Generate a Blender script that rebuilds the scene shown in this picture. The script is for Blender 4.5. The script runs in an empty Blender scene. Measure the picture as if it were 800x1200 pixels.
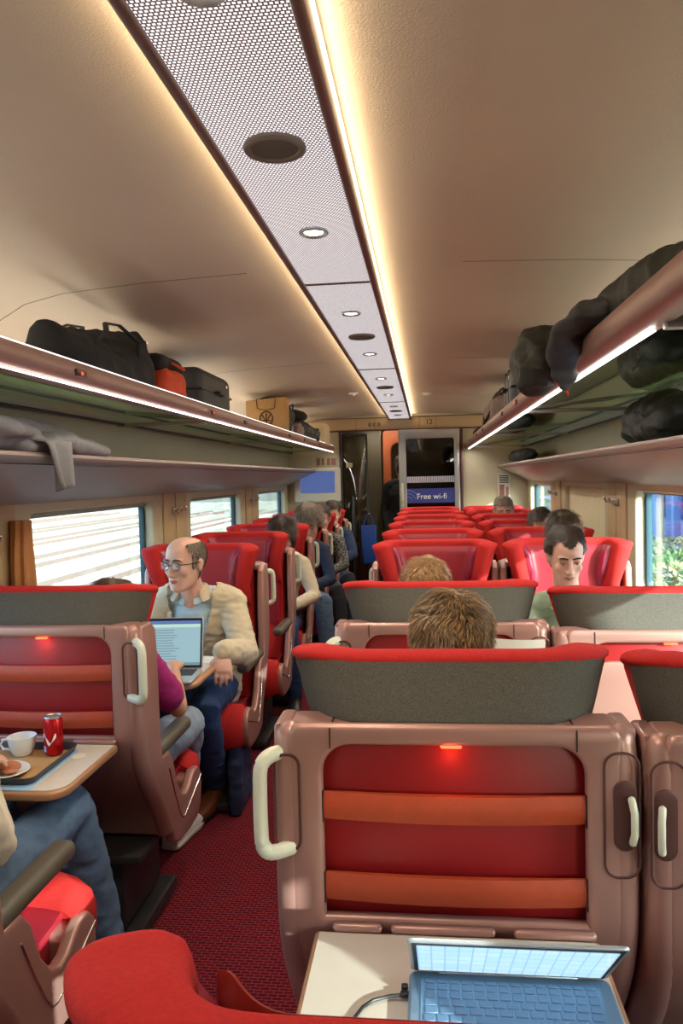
import bpy, bmesh, math, random
import numpy as np
from mathutils import Vector, Matrix, noise
PI = math.pi
SC = bpy.context.scene
COL = SC.collection
R = random.Random(7)

# ------------------------------------------------------------------ materials
def nodes(name):
    m = bpy.data.materials.new(name); m.use_nodes = True
    nt = m.node_tree; b = nt.nodes['Principled BSDF']
    return m, nt, b
def S(b, k, v):
    if k in b.inputs: b.inputs[k].default_value = v
def rgb(r, g, b):
    f = lambda c: (c/255/12.92) if c/255 <= .04045 else ((c/255+.055)/1.055)**2.4
    return (f(r), f(g), f(b), 1)
def mat(name, col, rough=.5, metal=0, noise_amt=0, nscale=40, bump=0, bscale=200, spec=.5, sheen=0, coat=0):
    m, nt, b = nodes(name)
    S(b, 'Base Color', col); S(b, 'Roughness', rough); S(b, 'Metallic', metal); S(b, 'Specular IOR Level', spec)
    if sheen: S(b, 'Sheen Weight', sheen)
    if coat: S(b, 'Coat Weight', coat)
    tc = nt.nodes.new('ShaderNodeTexCoord')
    if noise_amt:
        n = nt.nodes.new('ShaderNodeTexNoise'); n.inputs['Scale'].default_value = nscale; n.inputs['Detail'].default_value = 4
        nt.links.new(tc.outputs['Object'], n.inputs['Vector'])
        r = nt.nodes.new('ShaderNodeMix'); r.data_type = 'RGBA'
        r.inputs['A'].default_value = tuple(c*(1-noise_amt) for c in col[:3])+(1,)
        r.inputs['B'].default_value = tuple(min(1, c*(1+noise_amt)) for c in col[:3])+(1,)
        mr = nt.nodes.new('ShaderNodeMapRange'); mr.inputs[1].default_value = .3; mr.inputs[2].default_value = .7
        nt.links.new(n.outputs['Fac'], mr.inputs[0]); nt.links.new(mr.outputs[0], r.inputs['Factor'])
        nt.links.new(r.outputs['Result'], b.inputs['Base Color'])
    if bump:
        n2 = nt.nodes.new('ShaderNodeTexNoise'); n2.inputs['Scale'].default_value = bscale; n2.inputs['Detail'].default_value = 3
        nt.links.new(tc.outputs['Object'], n2.inputs['Vector'])
        bp = nt.nodes.new('ShaderNodeBump'); bp.inputs['Strength'].default_value = bump; bp.inputs['Distance'].default_value = .002
        nt.links.new(n2.outputs['Fac'], bp.inputs['Height']); nt.links.new(bp.outputs['Normal'], b.inputs['Normal'])
    return m
def emis(name, col, strength):
    m, nt, b = nodes(name)
    S(b, 'Base Color', (0, 0, 0, 1)); S(b, 'Emission Color', col); S(b, 'Emission Strength', strength)
    return m
M = {}
M['shell'] = mat('bronze_shell', rgb(172, 128, 117), .36, .35, .03, 8, .05, 600)
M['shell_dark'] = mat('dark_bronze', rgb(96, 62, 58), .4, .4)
M['wood'] = mat('tan_trim', rgb(186, 138, 100), .38, .25, .04, 30)
M['fab'] = mat('red_fabric', rgb(188, 42, 40), .85, 0, .10, 220, .5, 700, .2, 0)
M['leather'] = mat('red_leather', rgb(158, 36, 50), .42, 0, .05, 20, .25, 160, .5)
M['pad'] = mat('wine_leather', rgb(150, 42, 66), .33, 0, .04, 20, .2, 160, .6)
M['brownleather'] = mat('brown_red_leather', rgb(150, 48, 38), .32, 0, .05, 20, .2, 160, .6)
M['red_panel'] = mat('red_panel', rgb(150, 20, 22), .42, 0, .03, 12, .1, 300)
M['strap'] = mat('orange_strap', rgb(176, 66, 32), .5, 0, .06, 60, .2, 300)
M['cream'] = mat('cream_handle', rgb(214, 212, 190), .3, 0, spec=.6)
M['armgrey'] = mat('grey_green_armrest', rgb(92, 86, 72), .45, 0, .04, 30, .2, 300)
M['black'] = mat('black_plastic', rgb(22, 22, 24), .45)
M['dark'] = mat('dark_plastic', rgb(45, 42, 42), .5)
M['chrome'] = mat('chrome', rgb(220, 218, 215), .18, 1)
M['alu'] = mat('aluminium', rgb(180, 182, 180), .35, .8)
M['traytop'] = mat('cream_table_top', rgb(208, 198, 182), .4, 0, .02, 30)
M['wallp'] = mat('cream_wall', rgb(190, 178, 150), .5, 0, .02, 5)
M['pillar'] = mat('tan_pillar', rgb(186, 160, 122), .5, 0, .02, 5)
M['recess'] = mat('olive_recess', rgb(170, 162, 128), .5, 0, .03, 4)
M['greyp'] = mat('grey_mauve_panel', rgb(160, 150, 140), .45, 0, .02, 4)
M['ceil'] = mat('ceiling_beige', rgb(200, 185, 164), .55, 0, .03, 3, .6, 260)
M['rack'] = mat('rack_lip', rgb(162, 126, 118), .38, .2)
M['rail'] = mat('ceiling_rail', rgb(126, 98, 88), .35, .5)
M['seam'] = mat('seam', rgb(120, 105, 92), .6)
M['skin'] = mat('skin', rgb(228, 176, 154), .5, 0, .06, 25, .15, 300)
M['skin2'] = mat('skin_tan', rgb(202, 150, 118), .5, 0, .06, 25)
M['lips'] = mat('lips', rgb(176, 104, 92), .45)
M['eyew'] = mat('eye_white', rgb(225, 220, 215), .3)
M['iris'] = mat('iris', rgb(40, 34, 32), .2)
M['brow'] = mat('brow', rgb(90, 68, 52), .8)
M['browd'] = mat('dark_brow', rgb(52, 38, 30), .8)
M['white'] = mat('white_plastic', rgb(232, 232, 228), .35)
M['screen_frame'] = mat('screen_frame', rgb(200, 196, 184), .4)
M['jeans'] = mat('blue_denim', rgb(38, 66, 108), .85, 0, .22, 60, .5, 500)
M['jeans_light'] = mat('light_denim', rgb(138, 152, 166), .85, 0, .14, 50, .5, 500)
M['jeans_mid'] = mat('mid_denim', rgb(84, 108, 136), .85, 0, .15, 50, .5, 500)

# two-tone woven grey wool of the headrest backs
def wool():
    m, nt, b = nodes('grey_wool'); S(b, 'Roughness', .95); S(b, 'Specular IOR Level', .15)
    tc = nt.nodes.new('ShaderNodeTexCoord')
    mp = nt.nodes.new('ShaderNodeMapping'); mp.inputs['Scale'].default_value = (500, 500, 900)
    n = nt.nodes.new('ShaderNodeTexNoise'); n.inputs['Scale'].default_value = 1; n.inputs['Detail'].default_value = 2
    cr = nt.nodes.new('ShaderNodeValToRGB')
    cr.color_ramp.elements[0].position = .35; cr.color_ramp.elements[0].color = rgb(74, 70, 64)
    cr.color_ramp.elements[1].position = .65; cr.color_ramp.elements[1].color = rgb(104, 98, 90)
    nt.links.new(tc.outputs['Object'], mp.inputs[0]); nt.links.new(mp.outputs[0], n.inputs['Vector'])
    nt.links.new(n.outputs['Fac'], cr.inputs[0]); nt.links.new(cr.outputs[0], b.inputs['Base Color'])
    bp = nt.nodes.new('ShaderNodeBump'); bp.inputs['Strength'].default_value = .4; bp.inputs['Distance'].default_value = .001
    nt.links.new(n.outputs['Fac'], bp.inputs['Height']); nt.links.new(bp.outputs[0], b.inputs['Normal'])
    return m
M['wool'] = wool()

def carpet():
    m, nt, b = nodes('carpet'); S(b, 'Roughness', .95); S(b, 'Specular IOR Level', .1)
    tc = nt.nodes.new('ShaderNodeTexCoord')
    mp = nt.nodes.new('ShaderNodeMapping'); mp.inputs['Scale'].default_value = (1, 1, 1)
    br = nt.nodes.new('ShaderNodeTexBrick')
    br.inputs['Scale'].default_value = 1; br.inputs['Brick Width'].default_value = .030; br.inputs['Row Height'].default_value = .014
    br.inputs['Mortar Size'].default_value = .0022; br.inputs['Mortar Smooth'].default_value = .4
    br.inputs['Color1'].default_value = rgb(72, 17, 30); br.inputs['Color2'].default_value = rgb(88, 23, 38); br.inputs['Mortar'].default_value = rgb(140, 48, 54)
    nt.links.new(tc.outputs['Object'], mp.inputs[0]); nt.links.new(mp.outputs[0], br.inputs['Vector'])
    n = nt.nodes.new('ShaderNodeTexNoise'); n.inputs['Scale'].default_value = 300
    mx = nt.nodes.new('ShaderNodeMix'); mx.data_type = 'RGBA'; mx.blend_type = 'MULTIPLY'; mx.inputs['Factor'].default_value = .7
    nt.links.new(tc.outputs['Object'], n.inputs['Vector'])
    nt.links.new(br.outputs['Color'], mx.inputs['A']); nt.links.new(n.outputs['Color'], mx.inputs['B'])
    g = nt.nodes.new('ShaderNodeMix'); g.data_type = 'RGBA'; g.blend_type = 'ADD'; g.inputs['Factor'].default_value = .35
    nt.links.new(mx.outputs['Result'], g.inputs['A']); nt.links.new(br.outputs['Color'], g.inputs['B'])
    nt.links.new(g.outputs['Result'], b.inputs['Base Color'])
    bp = nt.nodes.new('ShaderNodeBump'); bp.inputs['Strength'].default_value = .5; bp.inputs['Distance'].default_value = .003
    nt.links.new(n.outputs['Fac'], bp.inputs['Height']); nt.links.new(bp.outputs[0], b.inputs['Normal'])
    return m
M['carpet'] = carpet()

def glassmat(name, tint, gloss=.08, tr=(1, 1, 1, 1)):
    m = bpy.data.materials.new(name); m.use_nodes = True; nt = m.node_tree; nt.nodes.clear()
    o = nt.nodes.new('ShaderNodeOutputMaterial'); t = nt.nodes.new('ShaderNodeBsdfTransparent'); g = nt.nodes.new('ShaderNodeBsdfGlossy')
    t.inputs['Color'].default_value = tint; g.inputs['Roughness'].default_value = .03; g.inputs['Color'].default_value = tr
    lw = nt.nodes.new('ShaderNodeLayerWeight'); lw.inputs['Blend'].default_value = .5
    fr = nt.nodes.new('ShaderNodeMath'); fr.operation = 'POWER'; fr.inputs[1].default_value = 4
    nt.links.new(lw.outputs['Facing'], fr.inputs[0])
    ad = nt.nodes.new('ShaderNodeMath'); ad.operation = 'ADD'; ad.inputs[1].default_value = gloss; ad.use_clamp = True
    mx = nt.nodes.new('ShaderNodeMixShader')
    nt.links.new(fr.outputs[0], ad.inputs[0]); nt.links.new(ad.outputs[0], mx.inputs[0])
    nt.links.new(t.outputs[0], mx.inputs[1]); nt.links.new(g.outputs[0], mx.inputs[2]); nt.links.new(mx.outputs[0], o.inputs[0])
    return m
M['glass'] = glassmat('window_glass', (.86, .97, 1, 1), .0)
M['rackglass'] = glassmat('rack_glass', (.50, .55, .44, 1), .12, (.9, 1, .9, 1))
M['doorglass'] = glassmat('dark_glass', (.10, .11, .09, 1), .05)
M['partglass'] = glassmat('partition_glass', (.45, .46, .38, 1), .08)

def perforated():
    # a backlit diffuser behind a metal mesh: holes let the lamp light out
    m, nt, b = nodes('perforated_light'); S(b, 'Roughness', .4); S(b, 'Metallic', .3)
    tc = nt.nodes.new('ShaderNodeTexCoord')
    br = nt.nodes.new('ShaderNodeTexBrick'); br.inputs['Scale'].default_value = 1
    br.inputs['Brick Width'].default_value = .0075; br.inputs['Row Height'].default_value = .0075
    br.inputs['Mortar Size'].default_value = .0016; br.inputs['Mortar Smooth'].default_value = .3
    nt.links.new(tc.outputs['Object'], br.inputs['Vector'])
    mx = nt.nodes.new('ShaderNodeMix'); mx.data_type = 'RGBA'
    mx.inputs['A'].default_value = (1, .95, .98, 1); mx.inputs['B'].default_value = (.03, .02, .015, 1)
    nt.links.new(br.outputs['Fac'], mx.inputs['Factor'])
    S(b, 'Base Color', rgb(120, 100, 84))
    nt.links.new(mx.outputs['Result'], b.inputs['Emission Color']); S(b, 'Emission Strength', 1.0)
    return m
M['perf'] = perforated()

# ------------------------------------------------------------------ object helpers
def tag(o, label=None, cat=None, group=None, kind=None):
    if label: o['label'] = label
    if cat: o['category'] = cat
    if group: o['group'] = group
    if kind: o['kind'] = kind
    return o
def empty(name, loc=(0, 0, 0), rz=0, label=None, cat=None, group=None):
    o = bpy.data.objects.new(name, None); COL.objects.link(o); o.empty_display_size = .1
    o.location = loc; o.rotation_euler = (0, 0, rz)
    return tag(o, label, cat, group)
class MB:
    def __init__(s): s.v = []; s.f = []; s.mi = []
    def add(s, v, f, mi=0):
        n = len(s.v); s.v += [tuple(p) for p in v]; s.f += [tuple(i+n for i in q) for q in f]; s.mi += [mi]*len(f); return s
    def bm(s, bm, mi=0):
        bm.verts.ensure_lookup_table(); bm.verts.index_update()
        s.add([v.co[:] for v in bm.verts], [[v.index for v in f.verts] for f in bm.faces], mi); bm.free(); return s
    def mesh(s, me, mi=0):
        return s.add([v.co[:] for v in me.vertices], [list(p.vertices) for p in me.polygons], mi)
    def xf(s, fn, start=0):
        for i in range(start, len(s.v)): s.v[i] = tuple(fn(Vector(s.v[i])))
        return s
    def rbox(s, c, d, r=.005, seg=2, mi=0, rot=None):
        bm = bmesh.new(); bmesh.ops.create_cube(bm, size=1)
        for v in bm.verts: v.co = Vector((v.co.x*d[0], v.co.y*d[1], v.co.z*d[2]))
        r = min(r, min(d)*.49)
        if r > 0: bmesh.ops.bevel(bm, geom=bm.edges[:]+bm.verts[:], offset=r, segments=seg, profile=.5, affect='EDGES')
        for v in bm.verts:
            if rot is not None: v.co = rot @ v.co
            v.co += Vector(c)
        return s.bm(bm, mi)
    def loft(s, rings, closed=True, cap=True, mi=0):
        n = len(rings[0]); v = [p for r in rings for p in r]; f = []
        for i in range(len(rings)-1):
            for j in range(n if closed else n-1):
                k = (j+1) % n
                f.append((i*n+j, i*n+k, (i+1)*n+k, (i+1)*n+j))
        if cap and closed: f.append(tuple(range(n))[::-1]); f.append(tuple((len(rings)-1)*n+j for j in range(n)))
        return s.add(v, f, mi)
    def tube(s, pts, rad, n=12, mi=0, ref=(0, 0, 1), round_=True):
        """closed tapered tube; rad: number, (a,b) or a list of either; a along 'side', b along 'ref'"""
        P = [Vector(p) for p in pts]
        if not isinstance(rad, list): rad = [rad]*len(P)
        rad = [r if isinstance(r, tuple) else (r, r) for r in rad]
        T = []
        for i in range(len(P)):
            a = P[max(0, i-1)]; b = P[min(len(P)-1, i+1)]; t = (b-a)
            T.append(t.normalized() if t.length > 1e-9 else Vector((0, 0, 1)))
        rings = []; side = None
        def fr(t):
            nonlocal side
            rf = Vector(ref)
            if abs(t.dot(rf)) > .95: rf = Vector((0, 1, 0)) if abs(t.y) < .9 else Vector((1, 0, 0))
            sd = t.cross(rf).normalized()
            if side is not None and sd.dot(side) < 0: sd = -sd
            side = sd
            return sd, sd.cross(t).normalized()
        def ring(c, t, a, b):
            sd, up = fr(t)
            return [c+sd*(a*math.cos(2*PI*k/n))+up*(b*math.sin(2*PI*k/n)) for k in range(n)]
        if round_:
            m = min(rad[0])
            for q in (80, 50, 25): rings.append(ring(P[0]-T[0]*m*math.sin(math.radians(q)), T[0], rad[0][0]*math.cos(math.radians(q)), rad[0][1]*math.cos(math.radians(q))))
        for p, t, r in zip(P, T, rad): rings.append(ring(p, t, *r))
        if round_:
            m = min(rad[-1])
            for q in (25, 50, 80): rings.append(ring(P[-1]+T[-1]*m*math.sin(math.radians(q)), T[-1], rad[-1][0]*math.cos(math.radians(q)), rad[-1][1]*math.cos(math.radians(q))))
        return s.loft(rings, True, True, mi)
    def ell(s, c, r, n=16, mi=0, rot=None):
        rings = []
        m = max(6, n//2)
        for i in range(1, m):
            a = PI*i/m; ring = []
            for k in range(n):
                p = Vector((r[0]*math.sin(a)*math.cos(2*PI*k/n), r[1]*math.sin(a)*math.sin(2*PI*k/n), -r[2]*math.cos(a)))
                if rot is not None: p = rot @ p
                ring.append(p+Vector(c))
            rings.append(ring)
        return s.loft(rings, True, True, mi)
    def disc(s, c, r, h, n=32, mi=0, axis='z'):
        v = []
        rr = []
        for z in (-h/2, h/2):
            ring = []
            for k in range(n):
                a = 2*PI*k/n; x, y = r*math.cos(a), r*math.sin(a)
                p = {'z': (x, y, z), 'y': (x, z, y), 'x': (z, x, y)}[axis]
                ring.append(Vector(p)+Vector(c))
            rr.append(ring)
        return s.loft(rr, True, True, mi)
    def build(s, name, m=None, parent=None, smooth=True, autos=40, loc=None, **kw):
        me = bpy.data.meshes.new(name); me.from_pydata(s.v, [], s.f); me.validate(); me.update()
        ms = m if isinstance(m, (list, tuple)) else [m]
        for x in ms: me.materials.append(M[x] if isinstance(x, str) else x)
        if len(ms) > 1 and len(me.polygons) == len(s.mi):
            me.polygons.foreach_set('material_index', s.mi)
        bm = bmesh.new(); bm.from_mesh(me); bmesh.ops.recalc_face_normals(bm, faces=bm.faces)
        if smooth:
            for f in bm.faces: f.smooth = True
            lim = math.radians(autos)
            for e in bm.edges:
                if len(e.link_faces) == 2 and e.calc_face_angle(0) > lim: e.smooth = False
        bm.to_mesh(me); bm.free()
        o = bpy.data.objects.new(name, me); COL.objects.link(o)
        if parent: o.parent = parent
        if loc: o.location = loc
        return tag(o, **kw)
def bake(o, mods):
    """apply modifiers given as (type, {props}) and replace the mesh, without operators"""
    for t, pr in mods:
        md = o.modifiers.new(t.lower(), t)
        for k, v in pr.items(): setattr(md, k, v)
    dg = bpy.context.evaluated_depsgraph_get(); dg.update()
    me = bpy.data.meshes.new_from_object(o.evaluated_get(dg))
    o.modifiers.clear(); old = o.data
    mats = list(old.materials)
    o.data = me
    me.materials.clear()
    for x in mats: me.materials.append(x)
    for p in me.polygons: p.use_smooth = True
    return o
def organic(mb, name, m, parent, voxel=.008, smooth=4, disp=0, dscale=.05, **kw):
    o = mb.build(name, m, parent, **kw)
    bake(o, [('REMESH', dict(mode='VOXEL', voxel_size=voxel)), ('SMOOTH', dict(iterations=smooth, factor=.5))])
    if disp:
        me = o.data; n = len(me.vertices); c = np.empty(n*3); no = np.empty(n*3)
        me.vertices.foreach_get('co', c); me.vertices.foreach_get('normal', no); c = c.reshape(-1, 3); no = no.reshape(-1, 3)
        ds = np.empty(n); nz = noise.noise
        for i, (x, y, z) in enumerate((c/dscale).tolist()):
            rg = 1-abs(nz(Vector((x*.7+9, y*.7+3, z*1.6+1))))*2.2
            ds[i] = nz(Vector((x, y, z)))*.6+nz(Vector((x*2.1, y*2.1, z*2.1)))*.3+.5*rg
        c += no*(disp*ds)[:, None]; me.vertices.foreach_set('co', c.ravel())
        me.update()
    return o
def rr(w, h, r, cx=0, cy=0, n=8):
    """rounded rectangle outline; r may be a 4-tuple (tr, tl, bl, br)"""
    if not isinstance(r, (tuple, list)): r = (r,)*4
    out = []
    for (sx, sy, a0), q in zip(((1, 1, 0), (-1, 1, 90), (-1, -1, 180), (1, -1, 270)), r):
        q = max(q, .0005)
        for k in range(n+1):
            a = math.radians(a0+90*k/n)
            out.append((cx+sx*(w/2-q)+q*math.cos(a), cy+sy*(h/2-q)+q*math.sin(a)))
    return out
def plate(outline, holes, thick, bevel, plane='xz', off=0, res=2):
    """extruded outline with holes and rounded edges -> mesh data. plane xz: thickness along y; yz: along x; xy: along z"""
    cu = bpy.data.curves.new('tmp', 'CURVE'); cu.dimensions = '2D'; cu.fill_mode = 'BOTH'
    cu.extrude = max(0, thick/2-bevel); cu.bevel_depth = bevel; cu.bevel_resolution = res
    for pts in [outline]+list(holes):
        sp = cu.splines.new('POLY'); sp.points.add(len(pts)-1)
        for i, p in enumerate(pts): sp.points[i].co = (p[0], p[1], 0, 1)
        sp.use_cyclic_u = True
    o = bpy.data.objects.new('tmp', cu); me = bpy.data.meshes.new_from_object(o)
    bm = bmesh.new(); bm.from_mesh(me); bmesh.ops.remove_doubles(bm, verts=bm.verts, dist=1e-5)
    bpy.data.objects.remove(o)
    for v in bm.verts:
        x, y, z = v.co
        v.co = {'xz': (x, z+off, y), 'yz': (z+off, x, y), 'xy': (x, y, z+off)}[plane]
    return bm
def slice_bm(bm, axis, vals):
    for q in vals:
        co = [0, 0, 0]; no = [0, 0, 0]; co[axis] = q; no[axis] = 1
        bmesh.ops.bisect_plane(bm, geom=bm.verts[:]+bm.edges[:]+bm.faces[:], plane_co=co, plane_no=no)
    return bm
def spl(P, n=5):
    P = [Vector(p) for p in P]; out = []
    for i in range(len(P)-1):
        a, b, c, d = P[max(0, i-1)], P[i], P[i+1], P[min(len(P)-1, i+2)]
        for k in range(n):
            t = k/n; out.append(.5*((2*b)+(c-a)*t+(2*a-5*b+4*c-d)*t*t+(-a+3*b-3*c+d)*t**3))
    return out+[P[-1]]
def sm(a, b, x):
    t = min(1, max(0, (x-a)/(b-a))); return t*t*(3-2*t)
def text_mesh(s, size, depth=.001):
    cu = bpy.data.curves.new('tmp', 'FONT'); cu.body = s; cu.size = size; cu.extrude = depth; cu.align_x = 'CENTER'; cu.align_y = 'CENTER'
    o = bpy.data.objects.new('tmp', cu); COL.objects.link(o)
    dg = bpy.context.evaluated_depsgraph_get(); dg.update()
    me = bpy.data.meshes.new_from_object(o.evaluated_get(dg)); bpy.data.objects.remove(o)
    return me
def copy_tree(o, parent=None, swap=None):
    c = o.copy(); COL.objects.link(c); c.parent = parent
    for ch in list(o.children): copy_tree(ch, c)
    return c
E_COVE, E_DOWN, E_RACK = 7, 17, 11
M['led_warm'] = emis('cove_led', (1, .80, .52, 1), 2.5)
M['led_cool'] = emis('rack_led', (1, .97, .90, 1), 6)
M['led_soft'] = emis('lip_led', (1, .95, .88, 1), 1.6)  # left lip line, also the added fill strips on the racks
M['redsoft'] = emis('red_indicator', (1, .08, .04, 1), 1.2)
M['led_amber'] = emis('amber_led', (1, .55, .15, 1), 5)
M['lens'] = emis('downlight_lens', (1, .93, .78, 1), 9)
M['grille'] = mat('speaker_grille', rgb(96, 90, 76), .6, .2, .2, 500)
M['lilacwhite'] = mat('pale_stripe', rgb(205, 200, 215), .5)
M['navy'] = mat('navy_notice', rgb(48, 56, 130), .5)
M['blue2'] = mat('light_blue_arc', rgb(96, 120, 190), .5)
M['yellowgreen'] = mat('yellow_button', rgb(190, 180, 90), .5)
M['bluescreen'] = emis('blue_display', (.10, .16, .42, 1), .55)
M['signred'] = mat('sign_print', rgb(140, 90, 84), .6)
M['orangewood'] = mat('orange_wood', rgb(190, 104, 66), .45, 0, .08, 20)
M['curtain'] = mat('tan_curtain', rgb(176, 118, 70), .8, 0, .06, 60)
W_STR, SUN, EXPO = 1.0, 9, .45
E_UP = 19
M['skinshade'] = mat('eyelid', rgb(150, 100, 82), .6)
M['skinlid'] = mat('eyelid_skin', rgb(196, 138, 114), .55)
M['lensglass'] = glassmat('spectacle_lens', (.97, .98, .99, 1), .03)
M['paleblue'] = mat('pale_blue_cotton', rgb(190, 212, 220), .85, 0, .03, 60, .4, 400)
M['beigecloth'] = mat('beige_cotton', rgb(208, 190, 158), .9, 0, .04, 60, .4, 500)
M['creamcloth'] = mat('cream_cotton', rgb(214, 202, 176), .9, 0, .03, 60, .3, 400)
M['sagecloth'] = mat('sage_cotton', rgb(138, 152, 128), .9, 0, .05, 60, .3, 400)
M['magenta'] = mat('magenta_jersey', rgb(158, 30, 104), .9, 0, .04, 60, .3, 400)
M['darkcloth'] = mat('charcoal_cloth', rgb(48, 50, 58), .9, 0, .06, 60)
M['navycloth'] = mat('navy_cloth', rgb(40, 50, 76), .9, 0, .06, 60)
M['blackcloth'] = mat('black_cloth', rgb(20, 20, 24), .9, 0, .06, 60)
M['brownshoe'] = mat('brown_shoe_leather', rgb(108, 60, 36), .28, 0, .15, 30)
M['hair_grey'] = mat('grey_hair', rgb(128, 112, 98), .6, 0, .2, 120)
M['hair_brown'] = mat('brown_hair', rgb(92, 68, 48), .55, 0, .2, 120)
M['hair_dark'] = mat('dark_hair', rgb(62, 46, 36), .45, 0, .25, 120)
M['hair_blond'] = mat('light_brown_hair', rgb(140, 108, 72), .5, 0, .2, 60)
M['hair_sandy'] = mat('sandy_hair', rgb(176, 136, 92), .55, 0, .2, 160)
def plaid():
    m, nt, b = nodes('grey_check'); S(b, 'Roughness', .9)
    tc = nt.nodes.new('ShaderNodeTexCoord'); c = nt.nodes.new('ShaderNodeTexChecker'); c.inputs['Scale'].default_value = 45
    c.inputs['Color1'].default_value = rgb(120, 120, 112); c.inputs['Color2'].default_value = rgb(60, 62, 62)
    nt.links.new(tc.outputs['Object'], c.inputs['Vector']); nt.links.new(c.outputs['Color'], b.inputs['Base Color']); return m
M['plaid'] = plaid()
HV = {}
for k_, c_ in (('hair_grey', (128, 112, 98)), ('hair_brown', (92, 68, 48)), ('hair_dark', (62, 46, 36)), ('hair_blond', (140, 108, 72)), ('hair_sandy', (170, 130, 88))):
    HV[k_] = [M[k_], mat(k_+'_deep', rgb(*[q*.62 for q in c_]), .5), mat(k_+'_light', rgb(*[min(255, q*1.3) for q in c_]), .45)]
M['olivedk'] = mat('black_green_nylon', rgb(40, 43, 38), .6, 0, .08, 60, .5, 250)
M['blue2w'] = mat('pale_blue_card', rgb(150, 190, 224), .5)
M['charcoal'] = mat('charcoal_nylon', rgb(58, 60, 62), .6, 0, .08, 60, .5, 250)
M['olivedark'] = mat('dark_olive_panel', rgb(84, 78, 60), .5)
# ------------------------------------------------------------------ the seats
SW = .618          # shell width
def fz(z):        # how far the rear shell bends forward towards the floor
    return .235*(1-sm(.30, .80, z))**1.15 if z < .80 else 0
def shell_mesh():
    mb = MB(); b = .009
    out = rr(SW-.062-2*b, .74-2*b, .012, 0, .73)
    hole = rr(.44+2*b, .30+2*b, (.058, .058, .006, .006), 0, .915)
    bm = plate(out, [hole], .026, b, 'xz', .013)
    slice_bm(bm, 2, [.38+.03*k for k in range(15)])
    for v in bm.verts: v.co.y += fz(v.co.z)
    mb.bm(bm)
    zs = [1.070]+[1.04-.03*k for k in range(23)]
    for sx in (-1, 1):
        mb.tube([(sx*(SW/2-.032), fz(z)+.032, z) for z in zs], [.028 if i == 0 else .032 for i in range(len(zs))], 20)
        g = .010
        prof = [(.04, 1.082), (.11, 1.082), (.14, 1.06), (.15, .98), (.155, .72), (.165, .635), (.235, .63), (.262, .60), (.30, .50), (.345, .443), (.39, .425),
                (.43, .430), (.47, .458), (.50, .470), (.535, .466), (.560, .44), (.565, .39), (.55, .335), (.51, .305), (.43, .30), (.33, .305), (.27, .33)]
        prof += [(fz(z)+.035, z) for z in (.37, .42, .47, .52, .58, .64, .70, .76, .82, .9, 1.0)]
        bm = plate(prof, [], .034, g, 'yz', sx*(SW/2-.017))
        mb.bm(bm)
        # inner thick block at the front of the side wing
        mb.rbox((sx*(SW/2-.045), .50, .41), (.07, .09, .10), .018, 3)
    # rounded top ledge
    mb.rbox((0, .062, 1.078), (SW-.05, .105, .030), .012, 3)
    return mb
def HRpath():
    N = 41; pts = []; x = y = 0; prev = 0
    for i in range(N):
        a = i/(N-1); th = math.radians(66)*sm(.40, 1.0, a)
        if i: x += math.cos(th)*(a-prev); y += math.sin(th)*(a-prev)
        prev = a; pts.append((a, x, y, th))
    return [(a, x/pts[-1][1], y/pts[-1][1], th) for a, x, y, th in pts]
HP = HRpath(); HW = .262; HY = .108
def hr_at(a):
    i = a*(len(HP)-1); k = min(int(i), len(HP)-2); t = i-k
    p, q = HP[k], HP[k+1]
    return [p[j]*(1-t)+q[j]*t for j in range(4)]
ZT = 1.205
def hr_pt(u, s, z, dz=0):
    a, x, y, th = hr_at(abs(u)); sg = 1 if u >= 0 else -1
    X = HW*x; Y = HW*y
    nx, ny = math.sin(th), -math.cos(th)          # outward / rearward normal
    Y *= .15+.85*sm(.86, 1.07, z); X += nx*s; Y += ny*s
    k = 1-1.05*max(0, ZT-z)*1.0
    k = max(k, .79)
    return (sg*X*k, HY+Y, z+dz)
def hr_t(a): return .026+.017*sm(.55, 1, a)
def hr_section(u, ext=0, tsc=1, kind='rim'):
    a = abs(u); t = hr_t(a)*tsc
    zt = ZT-.010*sm(.75, 1, a)-hr_t(a)*(1-tsc)*.7
    out = []
    if kind == 'back':
        zz = [1.072, 1.085, 1.10, 1.14, 1.165, zt-.018, zt-.014]
        for z in zz: out.append((t+.50*max(0, min(zt-z, .11))*(1-.8*sm(.5, .95, a)), z))
    else:
        R_ = t+.002
        for k in range(13):
            q = PI*k/12
            c_ = math.cos(q); out.append((R_*math.copysign(abs(c_)**.8, c_)+(.004 if c_ > 0 else 0), zt-.017+.018*abs(math.sin(q))**.8))
        out = [(R_*.98, zt-.022)]+out
        out += [(-R_, zt-.05), (-R_, zt-.09), (-R_*.95, 1.06), (-R_*.9, 1.0), (-R_*.8, .95), (-R_*.7, .90)]
    pts = []
    for s, z in out:
        p = hr_pt(u, s, z)
        if ext:
            _, x, y, th = hr_at(1.0); sg = 1 if u >= 0 else -1
            p = (p[0]+sg*math.cos(th)*ext, p[1]+math.sin(th)*ext, p[2])
        pts.append(Vector(p))
    return pts
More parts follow.
